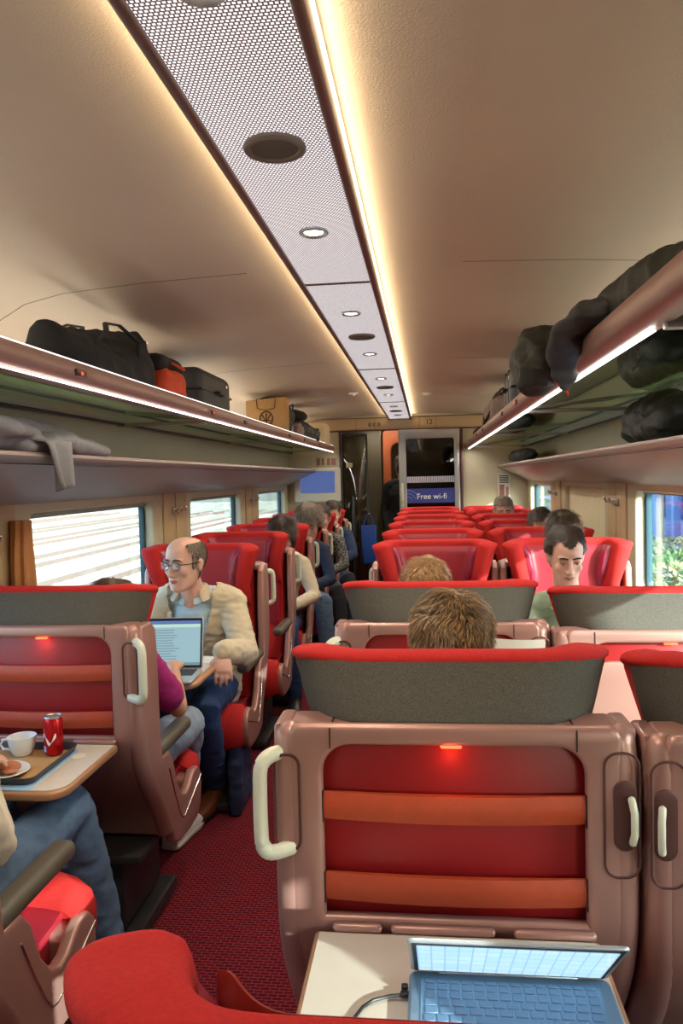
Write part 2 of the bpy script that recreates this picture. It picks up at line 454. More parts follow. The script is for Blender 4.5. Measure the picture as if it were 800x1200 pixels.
def hr_mesh(kind):
    mb = MB(); secs = []; t1 = hr_t(1.0); n = 44; um = .985
    if kind == 'back':
        for i in range(n+1): secs.append(hr_section(um*(-1+2*i/n), 0, 1, kind))
        return mb.loft(secs, closed=False, cap=False)
    for i in range(n+1): secs.append(hr_section(-1+2*i/n, 0, 1, kind))
    mb.loft(secs, closed=False, cap=False)
    for sg in (-1, 1):      # the wing ends are red all round
        rows = []
        def ring(a, ext, tsc):
            r = hr_section(sg*a, ext, tsc, 'rim'); t = hr_t(a)*tsc; zt = ZT
            extra = []
            for z in (.90, .95, 1.0, 1.06, 1.12, 1.16):
                p = hr_pt(sg*a, (t+.003)*(.8 if z < .93 else 1), z)
                if ext:
                    _, x, y, th = hr_at(1.0); p = (p[0]+sg*math.cos(th)*ext, p[1]+math.sin(th)*ext, p[2])
                extra.append(Vector(p))
            return extra+r
        for a in (.98, 1.0): rows.append(ring(a, 0, 1))
        for q in (15, 35, 55, 75, 89): rows.append(ring(1.0, t1*math.sin(math.radians(q)), math.cos(math.radians(q))))
        mb.loft(rows, closed=True, cap=True)
    return mb
def leather_mesh():
    """front cushion: wide between the wings at the top, plain lower down"""
    mb = MB(); rows = []
    for i in range(31):
        z = .46+(1.182-.46)*i/30; k = sm(.90, 1.07, z); row = []
        for j in range(33):
            u = -1+2*j/32; a = abs(u)
            up = Vector(hr_pt(u*.90, -(hr_t(a*.9)+.016-.020*sm(.90, 1, a)-.02*sm(1.15, 1.182, z)), z))
            lo = Vector((.225*u, max(.145-.02*(1-z), fz(z)+.045)+.035*a**4-.04*sm(.93, 1, a), z))
            g = -.006*math.exp(-((a-.60)/.02)**2)      # piped seam
            p = lo.lerp(up, k); p.y -= g*-1
            row.append(p)
        rows.append(row)
    v = [p for r in rows for p in r]; f = []
    for i in range(30):
        for j in range(32): f.append((i*33+j, i*33+j+1, (i+1)*33+j+1, (i+1)*33+j))
    return mb.add(v, f)
def pad_mesh(sg):
    mb = MB(); rows = []
    for i in range(13):
        v_ = i/12; z = .955+(1.172-.955)*v_; row = []
        for j in range(13):
            w = j/12; a = (.62+.10*(1-v_)*0)+(.30)*w
            a = .60+.31*w
            a = .60+(a-.60)*(.55+.45*sm(0, .45, v_))
            e = min(1, min(w, 1-w)*5)*min(1, min(v_, 1-v_)*6)
            s = -(hr_t(a)+.004+.026*math.sqrt(max(0, e)))
            k = sm(.90, 1.07, z)
            up = Vector(hr_pt(sg*a, s, z)); lo = Vector((sg*.225*a/.9, .147-.02*(1-z)+.035*a**4-s*0-.006+.016*math.sqrt(e), z))
            row.append(lo.lerp(up, k))
        rows.append(row)
    v = [p for r in rows for p in r]; f = []
    for i in range(12):
        for j in range(12): f.append((i*13+j, i*13+j+1, (i+1)*13+j+1, (i+1)*13+j))
    return mb.add(v, f)
def tray_open(mb):
    out = rr(.475-.012, .36-.012, (.004, .004, .055, .055), 0, -.185)
    mb.bm(plate(out, [], .022, .006, 'xy', .734))
    return mb
def make_seat(handle, tray, colors=None):
    """handle: -1/+1 side of the big cream grab handle, 0 none; tray: 'open' or 'closed'"""
    r = empty('train_seat')
    shell_mesh().build('shell', 'shell', r)
    sh = [c for c in r.children][0]
    # seams in the top band
    for x in (-.205, .205): MB().rbox((x, .0005, 1.078), (.0022, .004, .036), 0).rbox((x, .043, 1.0935), (.0022, .089, .004), 0).build('panel_seam', 'black', sh)
    MB().rbox((0, .034, .90), (.47, .008, .36), .002).build('rear_panel', 'red_panel', r)
    for z in (.957, .815):
        m2 = MB(); rows = []
        for i in range(17):
            x = -.222+.444*i/16; sag = .004*math.sin(PI*i/16)
            rows.append([Vector((x, .012-.006*math.sin(PI*i/16), z-.024-sag)), Vector((x, .007-.006*math.sin(PI*i/16), z-.008-sag)), Vector((x, .007-.006*math.sin(PI*i/16), z+.008-sag)),
                         Vector((x, .012-.006*math.sin(PI*i/16), z+.024-sag)), Vector((x, .017, z+.024-sag)), Vector((x, .017, z-.024-sag))])
        m2.loft(rows); st = m2.build('elastic_strap', 'strap', r)
        for x in (-.222, .222): MB().rbox((x, .010, z), (.005, .012, .056), .001).build('strap_slot', 'black', st)
    MB().rbox((0, .018, 1.060), (.036, .010, .006), .003, 3).build('reading_lamp', 'redlamp', r)
    hr_mesh('back').build('headrest_back', 'wool', r)
    hr_mesh('rim').build('headrest_rim', 'fab', r, autos=80)
    mb = MB(); mb.loft([[Vector((x, y+max(0, fz(z)+.03-.055), z)) for x, y in rr(.50, .065, .028, 0, .092)] for z in (.46, .50, .55, .60, .65, .70, .76, .85, .95, 1.06)])
    mb.build('seat_back', 'fab', r)
    leather_mesh().build('backrest', 'leather', r, autos=80)
    for sg in (-1, 1): pad_mesh(sg).build('wing_pad', 'pad', r, autos=80)
    # seat cushion: leather top, red fabric nose
    mb = MB(); rings = []
    for i in range(9):
        x = -.245+.49*i/8; e = .012*(abs(x)/.245)**3
        prof = [(.26, .34), (.20, .455), (.30, .452+e), (.48, .462+e), (.56, .478+e), (.60, .475), (.62, .43), (.62, .36), (.60, .34), (.4, .33)]
        rings.append([Vector((x, y, z)) for y, z in prof])
    mb.loft(rings); o = mb.build('seat_cushion', 'leather', r)
    mb = MB(); rings = []
    for i in range(13):
        x = -.286+.572*i/12; a = abs(x)/.286; sh_ = .022*a**6
        pr = [(.54, .50-sh_), (.60, .530-sh_), (.645, .520-sh_), (.672, .47-sh_), (.668, .39), (.64, .33), (.60, .30+sh_), (.58, .31+sh_), (.565, .40)]
        rings.append([Vector((x, y-.045*a**4, z)) for y, z in pr])
    mb.loft(rings); mb.build('cushion_nose', 'fab', r, autos=80)
    for sg in (-1, 1):
        mb = MB().rbox((sg*(SW/2-.034), .315, .655), (.060, .37, .046), .020, 4)
        mb.build('armrest', 'armgrey', r)
        mb = MB()
        mb.tube([(sg*(SW/2+.0005), y, z) for y, z in ((.225, .585), (.27, .49), (.315, .405), (.34, .372), (.365, .366), (.40, .378), (.48, .405), (.565, .435))], .0028, 8)
        mb.build('trim_line', 'chrome', r)
    mb = MB().rbox((0, .33, .20), (.34, .34, .26), .02).rbox((0, .33, .03), (.42, .46, .05), .015)
    mb.rbox((0, .30, .335), (.5, .40, .03), .01)
    mb.build('pedestal', 'dark', r)
    if handle:
        sg = handle; x = sg*(SW/2)
        # pocket behind the handle and the cream loop standing out of the rear corner
        pts = []
        c = (sg*(SW/2-.012), 0)
        loop = [(-.0, .018, 1.048), (.022*sg, -.004, 1.046), (.034*sg, -.014, 1.030), (.036*sg, -.016, .99), (.036*sg, -.016, .93), (.034*sg, -.014, .895), (.020*sg, -.008, .880), (-.012*sg, .006, .884)]
        pts = [(c[0]+a-.008*sg, b_, z) for a, b_, z in loop]
        rad = [(.011, .011)]*2+[(.010, .012)]*4+[(.011, .011)]*2
        hb = MB().tube(spl(pts, 4), [(.0125, .0135)]*29, 14)
        hb.build('grab_handle', 'cream', r)
        # recessed pocket
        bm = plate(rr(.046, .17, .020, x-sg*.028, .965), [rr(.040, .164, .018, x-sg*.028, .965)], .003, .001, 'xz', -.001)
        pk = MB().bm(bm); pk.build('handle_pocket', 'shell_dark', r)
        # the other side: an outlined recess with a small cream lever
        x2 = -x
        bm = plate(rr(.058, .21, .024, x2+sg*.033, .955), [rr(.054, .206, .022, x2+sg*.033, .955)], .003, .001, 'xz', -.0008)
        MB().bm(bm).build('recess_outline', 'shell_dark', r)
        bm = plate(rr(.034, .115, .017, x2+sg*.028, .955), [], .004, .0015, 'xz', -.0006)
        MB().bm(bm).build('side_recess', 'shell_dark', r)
        MB().tube([(x2+sg*.020, -.010, .985), (x2+sg*.017, -.016, .965), (x2+sg*.017, -.016, .93), (x2+sg*.019, -.011, .915)], .0062, 12).build('hook_lever', 'cream', r)
    if tray == 'open':
        tb = tray_open(MB()).build('tray_table', 'wood', r)
        tp = MB().bm(plate(rr(.46-.002, .335, (.004, .004, .05, .05), 0, -.182), [], .002, .0005, 'xy', .7460)).build('table_top', 'traytop', tb)
        mb = MB()
        for x0, w in ((-.165, .07), (-.02, .16), (.165, .12)): mb.tube([(x0-w/2, -.006, .752), (x0+w/2, -.006, .752)], .008, 12)
        mb.build('hinge', 'shell', tb)
    else:
        bm = plate(rr(.42, .285, (.045, .045, .02, .02), 0, .865), [], .022, .006, 'xz', .012)
        tb = MB().bm(bm).build('tray_table', 'shell', r)
        mb = MB().bm(plate(rr(.11, .035, .016, 0, .965), [rr(.104, .029, .013, 0, .965)], .003, .001, 'xz', -.0005))
        mb.build('latch', 'shell_dark', tb)
    return r
M['redlamp'] = emis('red_reading_lamp', (1, .06, .02, 1), 5)

CA, CB, CL = .033, .656, -1.13
protos = {}
def seat(kind, X, Y, facing, label, group, dz=0, loc_only=False):
    key = kind
    if key not in protos:
        o = make_seat(*kind); protos[key] = o
    else:
        o = copy_tree(protos[key])
    o.location = (X, Y, dz); o.rotation_euler = (0, 0, 0 if facing > 0 else PI)
    for k in ('label', 'group'):
        if k in o: del o[k]
    tag(o, label, 'seat', group)
    return o
def red_light(s, loc):
    l = bpy.data.lights.new('reading_glow', 'POINT'); l.energy = .05; l.color = (1, .08, .03); l.shadow_soft_size = .01
    o = bpy.data.objects.new('reading_glow', l); COL.objects.link(o); o.parent = s; o.location = loc
GA = 'winged red seats of the carriage'
s0 = seat((-1, 'closed'), CA-.004, .335, 1, 'red winged seat closest to the camera, only its rounded top edge in view', GA, -.020)
# this one shows its leather fin inside the wing
s1 = seat((-1, 'open'), CA, 1.28, 1, 'grey-backed seat with open tray table holding the laptop, cream handle on the aisle side', GA)
s1b = seat((1, 'closed'), CB, 1.27, 1, 'grey-backed seat cut by the right edge, beside the seat with the laptop table', GA, -.010)
s2 = seat((-1, 'open'), CA, 2.19, 1, 'grey-backed seat one row ahead of the laptop table seat, beside the aisle', GA)
s2b = seat((1, 'closed'), CB, 2.15, 1, 'grey-backed seat with folded tray in sunlight, near the right window', GA, -.015)
s2l = seat((1, 'open'), -1.163, 2.17, 1, 'grey-backed seat left of the aisle with food tray on its open table', GA)
s1l = seat((1, 'closed'), -1.15, 1.22, 1, 'red cushioned seat at the bottom left corner under the man in pale jeans', GA)
rows = [3.92, 4.75, 5.58, 6.41, 7.24, 8.05]
an = ['first', 'second', 'third', 'fourth', 'fifth', 'last']
for i, Y in enumerate(rows):
    lab = {0: 'red leather seat behind the man in glasses and beige jacket'}.get(i, 'red leather seat facing back, %s in the line left of the aisle' % an[i])
    seat((-1, 'closed'), CL, Y, -1, lab, GA)
    lab = {0: 'red leather seat with empty front, sunlit corner, facing back right of the aisle'}.get(i, 'red leather seat facing back, %s in the line beside the right of the aisle' % an[i])
    seat((1, 'closed'), CA, Y+(0 if i else .02), -1, lab, GA)
    lab = {0: 'red leather seat behind the man in the green shirt, at the right window'}.get(i, 'red leather seat facing back, %s in the line along the right windows' % an[i])
    seat((1, 'closed'), CB, Y, -1, lab, GA)
for s in (s1, s2, s2l): red_light(s, (0, -.004, 1.038))
# the nearest seat's inner leather fin
mb = MB(); rings = []
for i in range(41):
    t = i/40; a = .97-.97*2*t
    a = .935-1.87*t
    p = Vector(hr_pt(a, -.068+.012*sm(.8, .96, abs(a)), 1.168+.014*sm(.45, .8, abs(a))-.038*sm(.86, .94, abs(a))**2)); h = .03*min(1, (1-abs(a))*6+.35)
    q = Vector(hr_pt(a, -.045, 1.11))
    rings.append([p+Vector((0, -.004, -.008)), p+Vector((0, 0, 0)), p+Vector((0, .009, -.006)), q+Vector((0, .012, 0)), q])
mb.loft(rings); mb.build('headrest_fin', 'brownleather', s0, label='brown red leather lip inside the wing')
M['winframe'] = mat('window_frame', rgb(40, 74, 84), .4)
M['blindc'] = mat('cream_blind', rgb(226, 214, 178), .8, 0, .04, 30)
M['blindg'] = mat('grey_blind', rgb(150, 150, 140), .8)
# ------------------------------------------------------------------ the carriage
CX = -.22; HWD = 1.30; Y0, Y1 = -3.0, 8.4
XL, XR = CX-HWD, CX+HWD
def st(o): o['kind'] = 'structure'; return o
st(MB().rbox((CX, (Y0+Y1)/2, -.03), (3.0, Y1-Y0+.2, .06), 0).build('floor', 'carpet'))
WZ0, WZ1 = .88, 1.425
wins = [(-1.29, .09), (.75, 2.13), (2.79, 4.17), (4.83, 6.21), (6.87, 8.22)]
for side, X, sg in (('left', XL, -1), ('right', XR, 1)):
    holes = [rr(b-a, WZ1-WZ0, .07, (a+b)/2, (WZ0+WZ1)/2) for a, b in wins]
    bm = plate(rr(Y1-Y0, 1.63, .001, (Y0+Y1)/2, .815), holes, .06, .012, 'yz', X+sg*.03)
    st(MB().bm(bm).build('wall_'+side, 'wallp'))
    # upper wall behind the racks and the coved ceiling
    st(MB().rbox((X+sg*.02, (Y0+Y1)/2, 1.76), (.04, Y1-Y0, .30), 0).build('wall_upper_'+side, 'recess'))
    # sloping panel under the lower shelf
    lip = CX+sg*.985
    prof = [(lip, 1.622), (lip-sg*.008, 1.612), (lip, 1.600), (lip+sg*.02, 1.588), (X-sg*.10, 1.500), (X-sg*.008, 1.452), (X, 1.452), (X, 1.622)]
    rings = [[Vector((x, y, z)) for x, z in prof] for y in (Y0, Y1-.001)]
    st(MB().loft(rings).build('trim_shelf_'+side, 'greyp', smooth=True, autos=30))
    st(MB().rbox((lip+sg*.012, (Y0+Y1)/2, 1.617), (.030, Y1-Y0, .016), .006, 2).build('trim_shelf_edge_'+side, 'rack'))
    st(MB().rbox((lip+sg*.008, (Y0+Y1)/2, 1.588), (.004, Y1-Y0, .004), 0).build('trim_shelf_line_'+side, 'black'))
    # pillars between the windows
    for k, (a, b) in enumerate(wins[:-1]):
        c = (b+wins[k+1][0])/2
        mb = MB().rbox((X-sg*.006, c-.10, 1.17), (.012, .20, .62), .004).rbox((X-sg*.004, c+.13, 1.17), (.008, .20, .62), .003)
        p = mb.build('trim_pillar_'+side, 'pillar'); st(p)
    st(MB().rbox((X-sg*.02, (Y0+Y1)/2, .845), (.05, Y1-Y0, .03), .01).build('trim_sill_'+side, 'greyp'))
    st(MB().rbox((X-sg*.02, (Y0+Y1)/2, .10), (.05, Y1-Y0, .14), .01).build('baseboard_'+side, 'shell_dark'))
    for k, (a, b) in enumerate(wins):
        w = st(MB().bm(plate(rr(b-a+.02, WZ1-WZ0+.02, .06, (a+b)/2, (WZ0+WZ1)/2), [rr(b-a-.05, WZ1-WZ0-.03, .05, (a+b)/2, (WZ0+WZ1)/2)], .03, .004, 'yz', X+sg*.068)).build('window_%d' % (k+1), 'winframe'))
        pn = MB().rbox((X+sg*.075, (a+b)/2, (WZ0+WZ1)/2), (.006, b-a-.03, WZ1-WZ0-.01), 0).build('window_pane', 'glass', w)
        # roller blind: a short strip at the top, or the whole window
        low = WZ0+.01 if (side == 'right' and k == 3) else WZ1-(.035 if side == 'left' else .022)
        mb = MB(); n = 40; rows = []
        for i in range(n+1):
            y = a+.01+(b-a-.02)*i/n; d = .003*math.sin(i*1.57)
            rows.append([Vector((X+sg*(.040+d), y, WZ1+.01)), Vector((X+sg*(.040+d), y, low)), Vector((X+sg*(.046+d), y, low)), Vector((X+sg*(.046+d), y, WZ1+.01))])
        mb.loft(rows); mb.build('blind', 'blindc' if low < 1 else 'blindg', w)
        if low < 1: w['label'] = 'window with the cream blind fully drawn'

# ceiling: one curved shell from rack to rack
prof = [(-1.31, 1.88), (-1.30, 1.98), (-1.22, 2.08), (-1.12, 2.135), (-.98, 2.165), (-.7, 2.185), (-.35, 2.198), (0, 2.20)]
prof = [(CX+x, z) for x, z in prof]+[(CX-x, z) for x, z in prof[::-1][1:]]
full = prof+[(x, z+.03) for x, z in prof[::-1]]
st(MB().loft([[Vector((x, y, z)) for x, z in full] for y in (Y0, Y1)]).build('ceiling', 'ceil', autos=50))
for y in (.5, 2.5, 4.5, 6.5):
    mb = MB(); pr = [(x, z) for x, z in prof if abs(x-CX) > .1]
    for part in (pr[:7], pr[7:]):
        rings = [[Vector((x, y-.003, z-.0005)), Vector((x, y+.003, z-.0005)), Vector((x, y+.003, z+.002)), Vector((x, y-.003, z+.002))] for x, z in part]
        mb.loft(rings)
    st(mb.build('trim_ceiling_seam', 'seam'))
# light channel along the middle of the ceiling
PL, PR_, PZ = -.388, -.156, 2.150; PC = (PL+PR_)/2
for x in (PL, PR_):
    st(MB().rbox((x, (Y0+Y1)/2, PZ+.012), (.020, Y1-Y0, .040), .006, 3).build('trim_ceiling_rail', 'rail'))
    sg = -1 if x == PL else 1
    led = MB().rbox((x+sg*.012, (Y0+Y1)/2, PZ+.030), (.006, Y1-Y0-.05, .010), 0).build('cove_light_strip', 'led_warm')
    tag(led, 'warm light strip along the %s edge of the ceiling channel' % ('left' if sg < 0 else 'right'), 'light')
    l = bpy.data.lights.new('cove', 'AREA'); l.shape = 'RECTANGLE'; l.size = Y1-Y0-.1; l.size_y = .02; l.energy = E_COVE; l.color = (1, .78, .50)
    o = bpy.data.objects.new('cove_lamp', l); COL.objects.link(o); o.location = (x+sg*.018, (Y0+Y1)/2, PZ+.028)
    o.rotation_mode = 'QUATERNION'; o.rotation_quaternion = Matrix(((0, -sg*.0+0, -sg), (1, 0, 0), (0, -sg, 0))).to_quaternion() if False else Vector((sg, 0, .25)).normalized().to_track_quat('-Z', 'Y')
    # long side must run along the coach
    q = Matrix.Identity(3); zax = -Vector((sg, 0, .25)).normalized(); xax = Vector((0, 1, 0)); yax = zax.cross(xax)
    q.col[0] = xax; q.col[1] = yax; q.col[2] = zax
    o.rotation_quaternion = q.to_quaternion()
cuts = [-3.0, .5, 2.5, 4.5, 6.5, 8.38]
for a, b in zip(cuts[:-1], cuts[1:]):
    pn = MB().rbox((PC, (a+b)/2, PZ+.004), (PR_-PL-.02, b-a-.012, .006), 0).build('ceiling_light_panel', 'perf')
    tag(pn, 'long backlit mesh panel between the ceiling rails', 'light panel', 'backlit mesh panels in the ceiling channel')
    st(MB().rbox((PC, b, PZ+.004), (PR_-PL-.02, .014, .014), .002).build('trim_crossbar', 'rail'))
for i, y in enumerate((.98, 1.97, 2.95, 3.93, 4.92, 5.90, 6.88, 7.85)):
    d = empty('ceiling_downlight', (PC, y, PZ), 0, 'small round ceiling downlight, %s one ahead' % ['nearest', 'first visible', 'second visible', 'third visible', 'fourth visible', 'fifth visible', 'sixth visible', 'farthest'][i], 'downlight', 'round downlights in the ceiling channel')
    rings = []
    for r_, z in ((.036, .002), (.038, -.004), (.034, -.008), (.026, -.004), (.024, .0)):
        rings.append([Vector((r_*math.cos(k*PI/16), r_*math.sin(k*PI/16), z)) for k in range(32)])
    MB().loft(rings, True, False).build('bezel', 'alu', d)
    MB().disc((0, 0, -.001), .0235, .004).build('lens', 'lens', d)
    l = bpy.data.lights.new('down', 'SPOT'); l.energy = E_DOWN; l.color = (1, .86, .66); l.spot_size = 2.3; l.spot_blend = .7; l.shadow_soft_size = .02
    o = bpy.data.objects.new('downlight_lamp', l); COL.objects.link(o); o.parent = d; o.location = (0, 0, -.012)
for i, y in enumerate((-.5, 1.46, 3.44, 5.40, 7.36)):
    d = empty('ceiling_speaker', (PC, y, PZ), 0, 'round dark ceiling speaker grille, %s of the visible ones' % ['behind', 'largest and nearest', 'second', 'third', 'farthest'][i], 'speaker', 'round speakers in the ceiling channel')
    rings = []
    for r_, z in ((.058, .002), (.060, -.005), (.056, -.010), (.046, -.008), (.044, -.002)):
        rings.append([Vector((r_*math.cos(k*PI/20), r_*math.sin(k*PI/20), z)) for k in range(40)])
    MB().loft(rings, True, False).build('bezel', 'seam', d)
    MB().disc((0, 0, -.003), .045, .004, 40).build('grille', 'grille', d)
# small ceiling sensors
for x, y, lab in ((-.56, 6.1, 'small white ceiling sensor left of the light channel'), (.02, 6.3, 'small white ceiling sensor right of the light channel')):
    tag(MB().rbox((x, y, 2.188), (.07, .05, .016), .006).disc((x, y, 2.178), .015, .01).build('ceiling_sensor', 'white'), lab, 'sensor')

# ---- luggage racks
def rack(side):
    sg = -1 if side == 'left' else 1
    lx = -1.0 if sg < 0 else .42; X = XL if sg < 0 else XR
    far = 8.34
    r = empty('luggage_rack', (0, 0, 0), 0, '%s glass-bottomed luggage rack with bronze front lip' % side, 'luggage rack', None)
    # lip: a rounded tilted bar
    pr = [(0, 1.876), (sg*.016, 1.874), (sg*.030, 1.850), (sg*.040, 1.826), (sg*.060, 1.816), (sg*.060, 1.808), (sg*.020, 1.806), (-sg*.002, 1.812), (-sg*.010, 1.83), (-sg*.008, 1.86)]
    MB().loft([[Vector((lx+x, y, z)) for x, z in pr] for y in (-2.9, far)]).build('front_lip', 'rack', r, autos=60)
    # glass floor sloping up to the wall slightly
    a, b = lx+sg*.05, X-sg*.03
    pr = [(a, 1.812), (b, 1.838), (b, 1.844), (a, 1.818)]
    MB().loft([[Vector((x, y, z)) for x, z in pr] for y in (-2.9, far)]).build('glass_floor', 'rackglass', r, smooth=False)
    mb = MB()
    for k in range(6):
        y = -2.5+2.04*k+.0
        mb.rbox(((a+b)/2, y, 1.805), (abs(b-a), .03, .018), .004)
    mb.rbox((b-sg*.01, (far-2.9)/2, 1.822), (.05, far+2.9, .04), .008)
    mb.build('bracket', 'alu' if sg > 0 else 'recess', r)
    MB().rbox((b-sg*.035, (far-2.9)/2, 1.806), (.012, far+2.9, .012), .002).build('rear_groove', 'black', r)
    # lit strip under the lip
    if sg > 0: segs = [(1.62, far-.03)]; sx = lx+sg*.040; sz = 1.8015
    else: segs = [(-2.8, far-.03)]; sx = lx+.002; sz = 1.8055
    for y_a, y_b in segs:
        MB().rbox((sx, (y_a+y_b)/2, sz), (.011 if sg > 0 else .004, y_b-y_a, .004), .001).build('light_strip', 'led_cool', r)
        l = bpy.data.lights.new('rackstrip', 'AREA'); l.shape = 'RECTANGLE'; l.size = y_b-y_a; l.size_y = .010 if sg > 0 else .004; l.energy = E_RACK; l.color = (1, .93, .80)
        o = bpy.data.objects.new('rack_strip_lamp', l); COL.objects.link(o); o.parent = r; o.location = (sx, (y_a+y_b)/2, sz-.006); o.rotation_euler = (0, 0, PI/2)
    # glowing strip and lamp added at the rack's rear to brighten the ceiling
    MB().rbox((b-sg*.04, (far-2.8)/2, 1.862), (.02, far+2.7, .02), .004).build('fill_strip', 'led_soft', r)
    l = bpy.data.lights.new('rack_fill', 'AREA'); l.shape = 'RECTANGLE'; l.size = far+2.6; l.size_y = .03; l.energy = E_UP; l.color = (1, .86, .68)
    o = bpy.data.objects.new('rack_fill_lamp', l); COL.objects.link(o); o.parent = r; o.location = (b-sg*.04, (far-2.8)/2, 1.876)
    q = Matrix.Identity(3); zax = -Vector((-sg*.75, 0, 1)).normalized(); xax = Vector((0, 1, 0)); q.col[0] = xax; q.col[1] = zax.cross(xax); q.col[2] = zax
    o.rotation_mode = 'QUATERNION'; o.rotation_quaternion = q.to_quaternion()
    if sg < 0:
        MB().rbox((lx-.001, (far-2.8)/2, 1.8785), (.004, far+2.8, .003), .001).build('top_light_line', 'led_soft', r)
    # seat number lamps on the lip
    for k, y in enumerate((1.0, 2.15, 3.55, 4.2, 5.6, 6.3, 7.2)):
        npl = MB().rbox((lx-sg*.011, y, 1.842), (.008, .07, .022), .003).build('number_plate', 'shell_dark', r)
        if y < 4.1: MB().rbox((lx-sg*.015, y, 1.842), (.004, .014, .010), .001).build('indicator', 'redsoft', npl)
    return r
rack('left'); rack('right')

# ---- end wall
EY = 8.4
def wallbox(name, x0, x1, z0, z1, m, y=EY, t=.06, **k):
    return st(MB().rbox(((x0+x1)/2, y+t/2, (z0+z1)/2), (x1-x0, t, z1-z0), .002).build(name, m, **k))
wallbox('wall_end_left', XL-.05, -.93, 0, 2.03, 'wallp')
wallbox('wall_end_right', .40, XR+.05, 0, 2.03, 'wallp')
wallbox('wall_end_header', XL-.05, XR+.05, 2.03, 2.17, 'pillar')
wallbox('wall_end_top', XL-.05, XR+.05, 2.17, 2.26, 'ceil')
wallbox('wall_rear', XL-.05, XR+.05, 0, 2.26, 'wallp', y=Y0-.06)
st(MB().rbox((CX, EY-.008, 2.168), (2.4, .02, .012), .003).build('trim_header_top', 'seam'))
st(MB().rbox((CX, EY-.008, 2.032), (2.5, .02, .014), .003).build('trim_header_bottom', 'shell_dark'))
st(MB().rbox((-.925, EY, 1.015), (.03, .05, 2.03), .006).build('trim_partition_post', 'dark'))
st(MB().rbox((.385, EY, 1.015), (.03, .05, 2.03), .006).build('trim_door_post', 'shell_dark'))
for x in (-.75, -.54, -.06, .12): st(MB().rbox((x, EY-.002, 2.10), (.004, .006, .12), 0).build('trim_header_seam', 'seam'))
me = text_mesh('12', .075)
mb = MB().mesh(me).xf(lambda p: Vector((.045+p.x, EY-.004-p.z, 2.105+p.y)))
tag(mb.build('seat_number_sign', 'dark'), 'dark number on the header above the sliding door', 'sign')
mb = MB()
for i in range(3): mb.rbox((-.60+.05*i, EY-.003, 2.095), (.034, .004, .045), .002)
tag(mb.build('pictogram_strip', 'seam'), 'faint row of pictograms on the header above the open doorway', 'sign')
# glass partition left of the doorway
g = empty('glass_partition', (-.78, EY+.02, 0), 0, 'dark glazed partition between the wall screen and the open doorway', 'partition')
MB().rbox((0, 0, 1.0), (.28, .012, 2.0), .002).build('glass', 'partglass', g)
mb = MB()
for x in (-.14, .14): mb.rbox((x, -.005, 1.0), (.022, .03, 2.0), .006)
mb.rbox((0, -.005, .02), (.28, .03, .04), .006).rbox((0, -.005, 1.99), (.28, .03, .03), .006)
mb.tube([(-.02, -.03, .1), (-.02, -.03, 1.3)], .014)
mb.build('frame', 'dark', g)
MB().rbox((-.055, -.01, 1.66), (.07, .006, .05), .004).build('notice', 'recess', g)
# sliding door leaf
d = empty('sliding_door', (.036, EY-.045, 0), 0, 'sliding door with dark glass and blue notice, pushed half open', 'door')
fr = plate(rr(.642, 2.02, .01, 0, 1.012), [rr(.522, 1.72, .03, .012, 1.07)], .04, .004, 'xz', 0)
MB().bm(fr).build('door_frame', 'alu', d)
MB().rbox((.012, .004, 1.07), (.53, .008, 1.73), 0).build('door_glass', 'doorglass', d)
mb = MB()
for i in range(34): mb.rbox((.012-.255+.51*(i+.5)/34, -.004, 1.485), (.0085, .003, .066), 0)
mb.build('stripe_band', 'lilacwhite', d)
sgn = MB().rbox((.012, -.004, 1.31), (.52, .004, .155), 0).build('notice_panel', 'navy', d)
me = text_mesh('Free wi-fi', .085)
MB().mesh(me).xf(lambda p: Vector((.022+p.x, -.008-p.z, 1.30+p.y))).build('notice_text', 'white', sgn)
mb = MB()
for r_ in (.05, .085, .12):
    mb.tube([(-.235+r_*math.cos(math.radians(a)), -.007, 1.25+r_*math.sin(math.radians(a))) for a in range(20, 101, 10)], .004, 6)
mb.build('notice_arcs', 'blue2', sgn)
h = MB().rbox((-.292, -.026, 1.10+.22), (.026, .018, .26), .008).build('door_handle', 'screen_frame', d)
MB().rbox((-.292, -.036, 1.25), (.02, .006, .05), .003).build('door_button', 'yellowgreen', h)
# wall screen left
s = empty('wall_screen', (-1.185, EY-.03, 1.475), 0, 'wall mounted screen showing plain blue, in pale frame', 'screen')
MB().bm(plate(rr(.50, .36, .015, -.0, -.02), [rr(.395, .245, .006, .0, .005)], .05, .006, 'xz', 0)).build('screen_frame', 'screen_frame', s)
MB().rbox((0, .01, .005), (.40, .01, .25), 0).build('display', 'bluescreen', s)
s2_ = empty('seat_map_sign', (-1.08, EY-.012, 1.70), 0, 'small beige sign with dark pictograms above the blue wall screen', 'sign')
MB().rbox((0, 0, 0), (.24, .012, .12), .004).build('board', 'recess', s2_)
mb = MB()
for x, w in ((-.09, .03), (-.04, .03), (.02, .035), (.075, .05)): mb.rbox((x, -.008, .005), (w, .004, .075), .002)
mb.build('pictograms', 'signred', s2_)
s3_ = empty('safety_sign', (.827, EY-.012, 1.385), 0, 'tall dark and pink notice on the cream wall right of the door', 'sign')
MB().rbox((0, 0, 0), (.13, .012, .28), .004).build('board', 'screen_frame', s3_)
mb = MB()
for k in range(5): mb.rbox((0, -.008, .12-.018*k), (.10, .004, .010), .001)
mb.build('lines', 'dark', s3_)
MB().rbox((-.02, -.008, -.04), (.05, .004, .13), .002).rbox((.035, -.008, -.05), (.03, .004, .10), .002).build('picture', 'signred', s3_)
